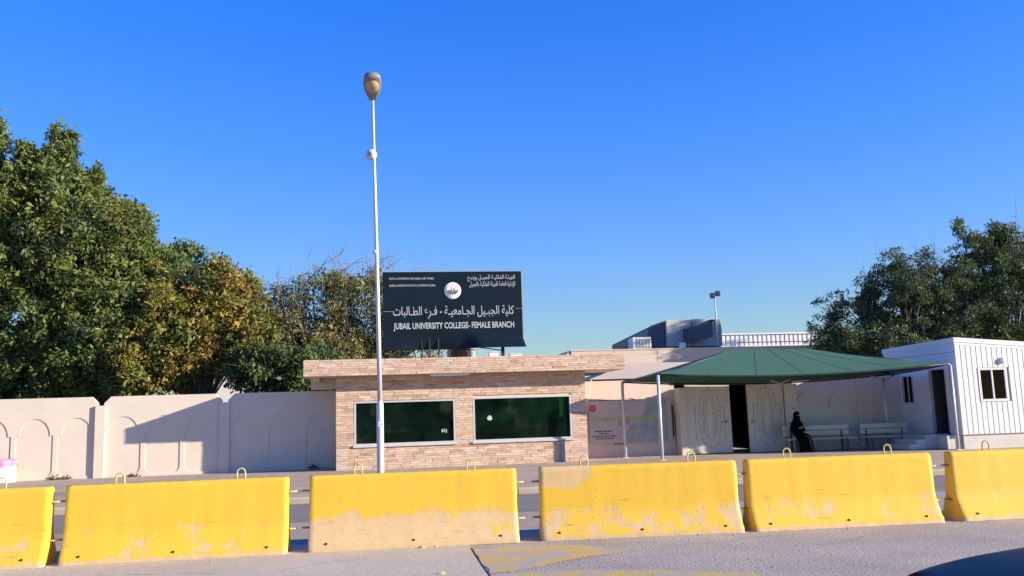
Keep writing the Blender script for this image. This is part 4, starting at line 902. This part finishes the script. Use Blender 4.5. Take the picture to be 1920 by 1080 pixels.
# ------------------------------------------------------------------ drum with pink bag
bn_ = thing('rubbish_drum', 'white rubbish drum with a pink bag folded over its rim', 'bin', (-12.05, 30.9, .10))
MB().lathe([(0, 0), (.38, 0), (.385, .03), (.375, .06), (.378, .25), (.388, .27), (.378, .29), (.38, .52), (.385, .55)], seg=28).build('drum', 'bin', bn_)
q = MB(); n = 40; r4 = random.Random(2); wob = [r4.uniform(-.06, .05) for _ in range(n)]; vs = []
for j, (r, h) in enumerate(((.398, .50), (.405, .58), (.41, .70), (.395, .73), (.36, .71), (.34, .5))):
    for k in range(n):
        a = 2 * PI * k / n; rr2 = r + .012 * math.sin(9 * a + j) ; vs.append((rr2 * math.cos(a), rr2 * math.sin(a), h + (wob[k] if j == 0 else .01 * math.sin(5 * a))))
q.add(vs, [(j * n + k, j * n + (k + 1) % n, (j + 1) * n + (k + 1) % n, (j + 1) * n + k) for j in range(5) for k in range(n)], True); q.build('bag', 'pink', bn_)

# ------------------------------------------------------------------ seated woman
def skin_mesh(verts, edges, radii, sub=2, name='body'):
    me = bpy.data.meshes.new(name); me.from_pydata(verts, edges, []); o = bpy.data.objects.new(name, me); COL.objects.link(o)
    md = o.modifiers.new('s', 'SKIN'); md.use_smooth_shade = True; sv = me.skin_vertices[0].data
    for i, r in enumerate(radii): sv[i].radius = r if isinstance(r, tuple) else (r, r)
    sv[0].use_root = True; o.modifiers.new('d', 'SUBSURF').levels = sub
    dg = bpy.context.evaluated_depsgraph_get(); dg.update(); out = bpy.data.meshes.new_from_object(o.evaluated_get(dg)); bpy.data.objects.remove(o)
    out.polygons.foreach_set('use_smooth', [True] * len(out.polygons)); return out
pw = thing('person', 'woman in a black abaya and veil sitting at the end of the bench', 'person', (14.63, 29.98, .12), math.radians(-76))
# local frame: +x is forward (towards the knees), z up
V = [(0, 0, .56), (.01, 0, .72), (.03, 0, .90), (.03, 0, 1.02), (.05, 0, 1.12), (.07, 0, 1.22), (.08, 0, 1.31),
     (.03, .15, 1.0), (.08, .20, .80), (.26, .15, .74), (.03, -.15, 1.0), (.10, -.20, .82), (.27, -.12, .86),
     (.20, .09, .55), (.45, .10, .54), (.50, .10, .30), (.50, .10, .10), (.58, .10, .05), (.20, -.09, .55), (.45, -.10, .54), (.50, -.10, .30), (.50, -.10, .10), (.58, -.10, .05)]
E_ = [(0, 1), (1, 2), (2, 3), (3, 4), (4, 5), (5, 6), (3, 7), (7, 8), (8, 9), (3, 10), (10, 11), (11, 12), (0, 13), (13, 14), (14, 15), (15, 16), (16, 17), (0, 18), (18, 19), (19, 20), (20, 21), (21, 22)]
Rr = [(.23, .21), .20, (.20, .18), (.15, .16), .08, .11, .085, .085, .075, .05, .085, .075, .05, .13, .115, .11, .115, .05, .13, .115, .11, .115, .05]
bm_ = skin_mesh(V, E_, Rr); bm_.materials.clear(); bm_.materials.append(MT['cloth']); body = link(bpy.data.objects.new('body', bm_)); body.parent = pw
# skirt of the abaya falling from knees to ankles
q = MB(); n = 26; vs = []
for z, cx, rx, ry in ((.60, .28, .30, .24), (.50, .36, .27, .26), (.35, .42, .22, .25), (.18, .44, .22, .26), (.03, .46, .23, .28)):
    for k in range(n):
        a = 2 * PI * k / n; w = 1 + .05 * math.sin(7 * a + z * 9) * (z < .5); vs.append((cx + rx * w * math.cos(a), ry * w * math.sin(a), z))
q.add(vs, [(j * n + k, j * n + (k + 1) % n, (j + 1) * n + (k + 1) % n, (j + 1) * n + k) for j in range(4) for k in range(n)], True); q.build('abaya_skirt', 'cloth', pw)
# veil over head and shoulders
q = MB(); vs = []
for z, cx, rx, ry in ((1.43, .06, .02, .02), (1.42, .06, .07, .06), (1.37, .06, .115, .095), (1.27, .055, .13, .11), (1.16, .04, .125, .12), (1.07, .03, .15, .165), (.96, .03, .20, .23), (.84, .04, .22, .255), (.72, .05, .24, .265)):
    for k in range(n):
        a = 2 * PI * k / n; w = 1 + .03 * math.sin(6 * a + z * 5); vs.append((cx + rx * w * math.cos(a), ry * w * math.sin(a), z))
q.add(vs, [(j * n + k, j * n + (k + 1) % n, (j + 1) * n + (k + 1) % n, (j + 1) * n + k) for j in range(8) for k in range(n)], True); vl = q.build('veil', 'cloth', pw)
MB().grid(lambda u, v: (.055 + .134 * math.cos((u - .5) * 1.3), .113 * math.sin((u - .5) * 1.3), 1.272 + .026 * v), 8, 2).build('eye_slit', 'skin', vl)
# hand resting forward, five fingers
hx, hy, hz = .27, -.12, .86
HV = [(hx, hy, hz), (hx + .05, hy + .01, hz - .005)]; HE = [(0, 1)]; HR = [.026, .03]
for k in range(4):
    o0 = len(HV); yy = hy - .022 + .018 * k; ln = (.062, .075, .08, .066)[k]
    HV += [(hx + .085, yy + .008, hz - .008), (hx + .085 + ln * .5, yy + .012, hz - .018), (hx + .085 + ln * .9, yy + .014, hz - .042)]; HE += [(1, o0), (o0, o0 + 1), (o0 + 1, o0 + 2)]; HR += [.010, .009, .007]
o0 = len(HV); HV += [(hx + .045, hy + .045, hz - .005), (hx + .08, hy + .06, hz - .012)]; HE += [(0, o0), (o0, o0 + 1)]; HR += [.011, .009]
hm = skin_mesh(HV, HE, HR, 1, 'hand'); hm.materials.clear(); hm.materials.append(MT['skin']); h_ = link(bpy.data.objects.new('hand', hm)); h_.parent = pw
ph = MB().bevbox(-.075, .075, -.04, .04, -.006, .006, .004).build('mobile_phone', 'grill'); tag(ph, 'grey phone held by the seated woman in black', 'phone')
pm = Matrix.Translation((14.63, 29.98, .12)) @ Matrix.Rotation(math.radians(-76), 4, 'Z'); ph.matrix_world = pm @ Matrix.Translation((.37, -.10, .87)) @ Matrix.Rotation(math.radians(-25), 4, 'Y')

# ------------------------------------------------------------------ trees
def clumps_in(blobs, n_lump, lump_r, per_lump, R, front=.75):
    w = np.array([(b[3] * b[4] * b[5]) ** (2 / 3) for b in blobs]); w /= w.sum(); out = []; lumps = []
    for _ in range(n_lump):
        b = blobs[R.choice(len(blobs), p=w)]
        while True:
            d = R.normal(size=3); d /= np.linalg.norm(d)
            if d[1] < .5 or R.random() < 1 - front: break
        c = np.array(b[:3]) + d * np.array(b[3:6]) * (1 - .45 * R.random() ** 1.6)
        lumps.append(c)
        lr = lump_r * R.uniform(.6, 1.3)
        for _ in range(per_lump):
            e = R.normal(size=3); e /= np.linalg.norm(e); e[2] = e[2] * .8 + .15
            out.append(np.r_[c + e * lr * R.uniform(.55, 1.0), len(lumps) - 1])
    return np.array(out), np.array(lumps)
def leaves(clumps, per, spread, size, R, palette, droop=.3, weights=None):
    nL = int(clumps[:, 3].max()) + 1; pal = np.array(palette)
    lc = pal[R.choice(len(pal), nL, p=weights)]
    N = len(clumps) * per; ci = np.repeat(np.arange(len(clumps)), per)
    d = R.normal(size=(N, 3)); d *= (R.random((N, 1)) ** .4) / np.linalg.norm(d, axis=1, keepdims=True)
    P = clumps[ci, :3] + d * spread * np.array([1, 1, .8])
    ax = R.normal(size=(N, 3)); ax[:, 2] -= droop; ax /= np.linalg.norm(ax, axis=1, keepdims=True)
    nn = R.normal(size=(N, 3)); sd_ = np.cross(ax, nn); sd_ /= np.linalg.norm(sd_, axis=1, keepdims=True)
    ln = size * np.clip(R.lognormal(-.08, .38, (N, 1)), .4, 2.2) * R.uniform(.75, 1.25, len(clumps))[ci][:, None]; wd = ln * R.uniform(.34, .5, (N, 1))
    v = np.empty((N, 4, 3)); v[:, 0] = P; v[:, 1] = P + ax * ln * .5 + sd_ * wd * .5; v[:, 2] = P + ax * ln; v[:, 3] = P + ax * ln * .5 - sd_ * wd * .5
    cc = pal[R.choice(len(pal), len(clumps), p=weights)]
    col = (lc[clumps[ci, 3].astype(int)] * .6 + cc[ci] * .4) * R.uniform(.65, 1.35, (N, 1))
    return v.reshape(-1, 3), np.repeat(col, 4, 0)
def quads_obj(name, v, col, m, parent):
    N = len(v) // 4; me = bpy.data.meshes.new(name); me.vertices.add(4 * N); me.vertices.foreach_set('co', v.ravel().astype(np.float32))
    me.loops.add(4 * N); me.loops.foreach_set('vertex_index', np.arange(4 * N, dtype=np.int32)); me.polygons.add(N)
    me.polygons.foreach_set('loop_start', np.arange(0, 4 * N, 4, dtype=np.int32)); me.update(calc_edges=True)
    a = me.attributes.new('tone', 'FLOAT_COLOR', 'POINT'); a.data.foreach_set('color', np.c_[col, np.ones(len(col))].ravel().astype(np.float32))
    me.materials.append(MT[m]); o = link(bpy.data.objects.new(name, me)); o.parent = parent; return o
def tree(name, label, base, blobs, n_lump, lump_r, per_lump, per, spread, size, palette, weights=None, seed=1, tr=.25, twigs=40, fork=.35, droop=.3, bark='bark', group='trees behind the wall', bare=0, spires=(), sprays=0):
    R = np.random.default_rng(seed); t = thing(name, label, 'tree', (base[0], base[1], -.06), group=group)
    org = np.array([base[0], base[1], -.06])
    B = [tuple(np.array(b[:3]) - org) + tuple(b[3:6]) for b in blobs]
    cl, lumps = clumps_in(B, n_lump, lump_r, per_lump, R)
    ex = []
    for (x_, y_, z_, h_, r_) in spires:
        lumps = np.vstack([lumps, [np.array([x_, y_, z_ + h_ * .5]) - org]])
        for k in range(int(34 * h_)):
            u_ = R.random() ** 1.3; rr_ = r_ * (1 - u_) ** .8; a_ = R.random() * 2 * PI
            ex.append(np.r_[np.array([x_ + rr_ * math.cos(a_) * R.random() ** .5, y_ + rr_ * math.sin(a_), z_ + h_ * u_]) - org, len(lumps) - 1])
    if ex: cl = np.vstack([cl, ex])
    SP = []
    if sprays:
        ctr_ = lumps.mean(0); cand = [p for p in lumps if p[2] > ctr_[2] - .4 or abs(p[0] - ctr_[0]) > 1.5]
        for _ in range(sprays):
            p = cand[R.choice(len(cand))]; d = (p - ctr_) / np.linalg.norm(p - ctr_) * .8 + R.normal(size=3) * .35 + np.array([0, -.1, .45]); d /= np.linalg.norm(d)
            e = p + d * R.uniform(.5, 1.5); lumps = np.vstack([lumps, [e]]); SP.append((p, e))
            for k in range(5):
                o_ = R.normal(size=3) * np.array([.24, .24, .05]); cl = np.vstack([cl, [np.r_[e + o_ - np.array([0, 0, .5 * (o_[0] ** 2 + o_[1] ** 2)]), len(lumps) - 1]]])
    v, c = leaves(cl, per, spread * (1 if not spires else .85), size, R, palette, droop, weights)
    quads_obj('crown', v, c, 'leaf', t)
    q = MB(); ctr = np.average([b[:3] for b in B], axis=0, weights=[b[3] * b[4] * b[5] for b in B]); top = max(b[2] + b[5] for b in B)
    fz = top * fork; trunk = [np.array([0, 0, 0.]), np.array([ctr[0] * .1, ctr[1] * .1, fz * .5]), np.array([ctr[0] * .25, ctr[1] * .25, fz])]
    q.tube(trunk, [tr, tr * .8, tr * .65], 10)
    idx = R.choice(len(lumps), min(twigs, len(lumps)), replace=False)
    for i in idx:
        p = lumps[i]; s = trunk[2] * R.uniform(.75, 1.0); mid = s * .45 + p * .55 + R.normal(size=3) * .25 + np.array([0, 0, .25])
        r = tr * R.uniform(.22, .42); q.tube([s, s * .75 + mid * .25 + R.normal(size=3) * .08, mid, p * .75 + mid * .25 + R.normal(size=3) * .1, p], [r, r * .75, r * .5, r * .3, r * .12], 5)
        for _ in range(3):
            e = p + R.normal(size=3) * lump_r; q.tube([mid * .3 + p * .7, (p + e) / 2 + R.normal(size=3) * .08, e], [r * .3, r * .16, r * .07], 4)
    for p, e in SP: q.tube([p, (p + e) / 2 + R.normal(size=3) * .06, e], [.018, .012, .006], 4)
    q.build('trunk', bark, t)
    if bare:
        q = MB()
        for _ in range(bare):
            p = lumps[R.choice(len(lumps))]; d = np.array([R.normal() * .55, R.normal() * .4, 1.0]); d /= np.linalg.norm(d); L_ = R.uniform(1.0, 2.6)
            pts = [p, p + d * L_ * .4 + R.normal(size=3) * .1, p + d * L_ * .75 + R.normal(size=3) * .14, p + d * L_ + R.normal(size=3) * .2]
            q.tube(pts, [.022, .016, .011, .006], 4)
            for j in (1, 2):
                for _ in range(2):
                    e = pts[j] + (d + R.normal(size=3) * .8) * R.uniform(.3, .8); q.tube([pts[j], (pts[j] + e) / 2 + R.normal(size=3) * .04, e], [.010, .008, .005], 4)
        q.build('bare_twigs', 'twig', t, kind='stuff')
    return t
DG, MG, OG = (.070, .100, .025), (.105, .138, .034), (.150, .165, .038)
GD, BR, YO = (.23, .17, .032), (.21, .12, .03), (.32, .18, .03)
BG = (.065, .105, .052)
DG, MG, OG, GD, BR, YO, BG = (tuple(1.18 * v for v in c) for c in (DG, MG, OG, GD, BR, YO, BG))
P1 = [DG, MG, OG, BG, YO]; W1 = [.20, .42, .27, .10, .01]
# the big tree at the left edge and its neighbours
tree('broadleaf_tree', 'tallest dense olive green tree rising at the left edge behind the cream wall', (-17.5, 41.5),
     [(-18.7, 41, 10.3, 4.0, 3.2, 4.4), (-18.0, 40.4, 13.6, 1.3, 1.4, 1.7), (-15.0, 40.8, 12.4, .9, 1.0, 1.2), (-14.6, 40.5, 11.2, 2.2, 2.2, 2.6), (-16.2, 40, 6.5, 4.6, 3.0, 3.8), (-20.5, 41, 6, 3.5, 3, 4), (-15.5, 39.5, 4.0, 5, 2, 1.8), (-18.5, 39.2, 5.5, 3, 1.6, 3.0)],
     680, .80, 14, 36, .36, .175, P1, W1, 11, .42, 70, .22, spires=[(-14.1, 40, 12.5, 2.5, .95), (-13.55, 40, 12.4, 2.3, .6), (-12.35, 40, 11.2, 2.0, .6), (-15.3, 40, 12.6, 1.6, .7), (-11.9, 40, 10.2, 1.3, .6), (-17.0, 40, 14.2, 1.6, .9), (-10.9, 39.8, 9.4, 1.9, .6)])
tree('broadleaf_tree', 'dense olive green tree with rusty patches next to the tallest tree', (-11.3, 40.5),
     [(-12.0, 39.6, 8.2, 2.5, 2.4, 3.2), (-10.8, 39.6, 9.0, .8, 1.0, 1.9), (-11.2, 39.3, 5.4, 3.2, 2.4, 2.4), (-9.9, 39.5, 7.0, 1.5, 1.6, 1.9)],
     420, .70, 14, 34, .34, .165, P1, [.20, .40, .29, .09, .02], 12, .32, 50, .22)
tree('broadleaf_tree', 'blue green rounded tree standing behind the yellowing tree', (-9.0, 45),
     [(-9.8, 45, 8.3, 1.8, 1.8, 2.2), (-9.6, 45, 6.0, 2.5, 2, 2.4)], 150, .7, 14, 30, .34, .19, [BG, DG, MG], None, 13, .25, 30, .3)
tree('broadleaf_tree', 'yellowing brownish tree above the shaded part of the cream wall', (-7.2, 38.5),
     [(-8.2, 38.3, 5.6, 1.9, 1.6, 2.4), (-6.4, 38.4, 6.3, 1.3, 1.4, 1.6), (-6.8, 38.2, 7.4, .45, .5, .9), (-5.6, 38.4, 5.0, 1.2, 1.2, 1.5), (-9.6, 38.0, 4.3, 1.8, 1.4, 1.3)],
     260, .55, 13, 28, .30, .16, [OG, GD, BR, MG, YO], [.36, .28, .07, .26, .03], 14, .20, 50, .33)
tree('broadleaf_tree', 'sparse half bare tree with thin grey twigs behind the sign board', (-2.2, 39.5),
     [(-4.6, 39.5, 5.6, 1.5, 1.5, 1.9), (-2.6, 39.5, 6.4, 1.9, 1.6, 1.9), (-.6, 39.6, 6.3, 1.7, 1.6, 2.0), (1.3, 39.6, 5.6, 1.4, 1.5, 1.9), (-2.4, 39.2, 4.2, 3.2, 1.8, 1.2)],
     250, .6, 10, 22, .34, .13, [(.10, .10, .05), OG, GD, (.16, .15, .10), DG], [.28, .24, .16, .14, .18], 15, .22, 110, .30, .3, 'twig', bare=70)
tree('broadleaf_tree', 'dark low tree whose stems fill the gap above the shaded wall', (-4.5, 37),
     [(-4.6, 37, 3.9, 1.6, 1.1, .9), (-2.9, 37, 3.7, 1.5, 1.1, .9)], 90, .45, 12, 24, .28, .15, [DG, BG, MG], None, 16, .14, 40, .5)
PR = [(.075, .110, .040), (.11, .15, .050), (.075, .115, .062), (.16, .18, .058)]
K_ = 41.2 / 39
def back(L): return [(x * K_, y * K_, 1.77 + (z - 1.77) * K_, a * K_, b * K_, c * K_) for x, y, z, a, b, c in L]
tree('feathery_tree', 'broad feathery dark green tree behind the cabin roof', (25.8, 41.6),
     back([(22.6, 39.3, 5.2, 1.7, 1.6, 1.7), (25.0, 39, 6.6, 2.0, 1.8, 1.9), (23.6, 39, 6.5, 1.2, 1.2, 1.0), (26.8, 39, 6.4, 2.0, 1.7, 2.0), (28.2, 38.6, 7.0, 1.2, 1.2, 1.3), (20.9, 39.3, 4.0, .9, .8, .8), (24.4, 38.8, 4.2, 3.6, 1.8, 1.4), (21.4, 39.3, 4.6, .8, .8, .9)]),
     300, .46, 12, 24, .26, .13, PR, [.34, .32, .22, .12], 21, .26, 90, .28, .1, bare=12, sprays=60)
tree('feathery_tree', 'taller feathery tree with loose sprays at the right edge behind the cabin', (31.6, 41.6),
     back([(29.6, 39, 7.4, 1.9, 1.6, 1.8), (31.8, 39, 7.9, 1.8, 1.6, 1.7), (29.0, 39, 9.0, .8, .8, .8), (28.6, 39, 10.1, .35, .4, .5), (30.8, 39, 9.4, .9, .8, .6), (33.4, 39, 8.6, 1.6, 1.5, 1.8), (30.6, 38.2, 5.6, 3.8, 1.5, 2.2), (28.0, 38.4, 5.0, 2.0, 1.4, 1.6), (35, 39, 7, 2.5, 2, 3)]),
     430, .48, 12, 25, .26, .135, PR + [OG], [.28, .30, .18, .10, .14], 22, .28, 100, .28, .1, bare=14, sprays=80)
g_ = 'unseen bushes added behind the viewer for window reflections'; lb_ = 'round green bush added out of view to be mirrored in the dark window glass'
bu = tree('reflected_bush', lb_, (-4, -27), [(-4, -27, 2.6, 2.6, 1.6, 2.0), (-2.2, -27, 1.8, 2.0, 1.4, 1.6)], 80, .6, 12, 18, .34, .24, [MG, OG, DG], None, 31, .16, 20, .3, group=g_)  # unseen bushes, added only to be mirrored in the guardhouse windows
for x, s_ in ((2.5, 1.1), (9.5, .95), (16, 1.15), (22, 1.0)):
    c = copy_tree(bu); c.location = (x, -27 - s_, -.06); c.scale = (s_, 1, s_)
# weeds at the foot of the cream wall
for i, (x, y, s, lab) in enumerate([(-10.3, 31.35, .22, 'dry weed tuft at the cream wall foot beside the pilaster'), (-10.7, 31.35, .14, 'tiny dry weed nearest the white drum'), (-2.3, 31.25, .26, 'dark weed in the shaded wall corner by the guardhouse'), (-8.2, 31.35, .12, 'tiny dry weed under the shadow edge on the cream wall')]):
    R = np.random.default_rng(40 + i); t = thing('weed', lab, 'weed', (x, y, .05), group='weeds at the wall foot')
    c = np.c_[R.normal(size=(12, 3)) * s * np.array([.6, .3, .25]) + np.array([0, 0, s * .3]), np.arange(12)]
    v, col = leaves(c, 14, s * .4, .07, R, [(.10, .08, .04), (.14, .10, .05)], -.5); quads_obj('leaves', v, col, 'leaf', t)
    q = MB()
    for k in range(6): q.tube([(0, 0, -.03), (R.normal() * s * .3, R.normal() * s * .2, s * .5)], .006, 4)
    q.build('stems', 'weed', t)

# ------------------------------------------------------------------ black car at the lower right
ct = thing('parked_car', 'black car whose glossy bonnet curves into the lower right corner', 'car', (2.22, 2.45, 0)); ct.scale = (1, 1, .955)
# local: x from 0 (nose) to 4.6, y 0..1.85
st_ = [(0.0, .46, .74, .62), (.05, .30, .90, .74), (.22, .24, .995, .82), (.55, .22, 1.065, .88), (1.0, .22, 1.11, .91), (1.45, .22, 1.14, .92), (1.55, .22, 1.15, .92), (3.7, .22, 1.17, .92), (4.3, .25, 1.15, .90), (4.55, .32, 1.07, .82), (4.62, .45, .85, .66)]
def smooth_rows(rows, n):
    a = np.array(rows); t = np.arange(len(a)); u = np.linspace(0, len(a) - 1, n); out = []
    for v in u:
        i = min(int(v), len(a) - 2); f_ = v - i; p0, p1, p2, p3 = a[max(i - 1, 0)], a[i], a[i + 1], a[min(i + 2, len(a) - 1)]
        out.append(tuple(.5 * (2 * p1 + (p2 - p0) * f_ + (2 * p0 - 5 * p1 + 4 * p2 - p3) * f_ ** 2 + (3 * p1 - p0 - 3 * p2 + p3) * f_ ** 3)))
    return out
st_ = smooth_rows(st_, 60)
q = MB(); ring = []; cyy = .925
for x, zb, zt, hw in st_:
    sh = zt - .10
    rg = [(-hw * .96, zb), (-hw, zb + .10), (-hw, sh - .12), (-hw * .97, sh), (-hw * .86, zt - .035), (-hw * .62, zt - .008), (-hw * .3, zt + .006), (0, zt + .010)]
    rg = rg[:3] + smooth_rows(rg[2:], 20)[1:]
    rg = rg + [(-a, b) for a, b in rg[-2::-1]]
    ring.append([(x + .10 * (abs(a) / hw) ** 3 * (x < .3), cyy + a, b) for a, b in rg])
n = len(ring[0]); q.add([p for r in ring for p in r], [(i * n + k, i * n + k + 1, (i + 1) * n + k + 1, (i + 1) * n + k) for i in range(len(ring) - 1) for k in range(n - 1)] + [(i * n + n - 1, i * n, (i + 1) * n, (i + 1) * n + n - 1) for i in range(len(ring) - 1)] + [tuple(range(n)), tuple((len(ring) - 1) * n + k for k in range(n))], True)
q.sm[-1] = q.sm[-2] = False
cbdy = q.build('body', 'car', ct)
def cab(z0, z1, x0, x1, x2, x3, w0, w1): return [(x0, cyy - w0, z0), (x3, cyy - w0, z0), (x3, cyy + w0, z0), (x0, cyy + w0, z0), (x1, cyy - w1, z1), (x2, cyy - w1, z1), (x2, cyy + w1, z1), (x1, cyy + w1, z1)]
MB().hexa(cab(1.12, 1.60, 1.5, 2.2, 4.0, 4.45, .84, .70)).build('window_glass', 'car_glass', ct)
q = MB(); rp = cab(1.12, 1.66, 1.5, 2.2, 4.0, 4.45, .845, .70)
q.bevbox(2.12, 4.08, cyy - .72, cyy + .72, 1.60, 1.66, .028)
for a, b in ((0, 4), (1, 5), (2, 6), (3, 7)): q.tube([rp[a], Vector(rp[b]) - Vector((0, 0, .04))], .035, 6)
for s in (-1, 1): q.tube([(3.0, cyy + s * .845, 1.12), (3.0, cyy + s * .70, 1.62)], .035, 6)
q.build('roof', 'car', ct)
MB().bevbox(1.7, 4.2, cyy - .6, cyy + .6, .45, 1.06, .05).build('interior', 'inside', ct)
for x in (.85, 3.75):
    for y, s in ((.02, -1), (1.83, 1)):
        w = MB().lathe([(.20, -.10), (.31, -.11), (.345, -.08), (.35, 0), (.345, .08), (.31, .11), (.20, .10)], (x, y + s * .02, .35), 24, 'y').build('wheel', 'tyre', ct)
        MB().lathe([(0, s * .10), (.06, s * .105), (.19, s * .07), (.205, s * .105)], (x, y + s * .02, .35), 20, 'y').build('rim', 'rim', w)
for s in (-1, 1):
    MB().bevbox(.06, .20, cyy + s * .64 - .15, cyy + s * .64 + .15, .70, .82, .03).build('headlight', 'lens', ct)
    MB().bevbox(4.56, 4.64, cyy + s * .55 - .13, cyy + s * .55 + .13, .72, .86, .02).build('tail_light', 'redlens', ct)
    MB().bevbox(1.75, 1.92, cyy + s * 1.0 - .10, cyy + s * 1.0 + .10, 1.14, 1.30, .04).build('wing_mirror', 'car', ct)
    MB().bevbox(2.45, 2.62, cyy + s * .935 - .012, cyy + s * .935 + .012, .86, .89, .006).build('door_handle', 'car', ct)
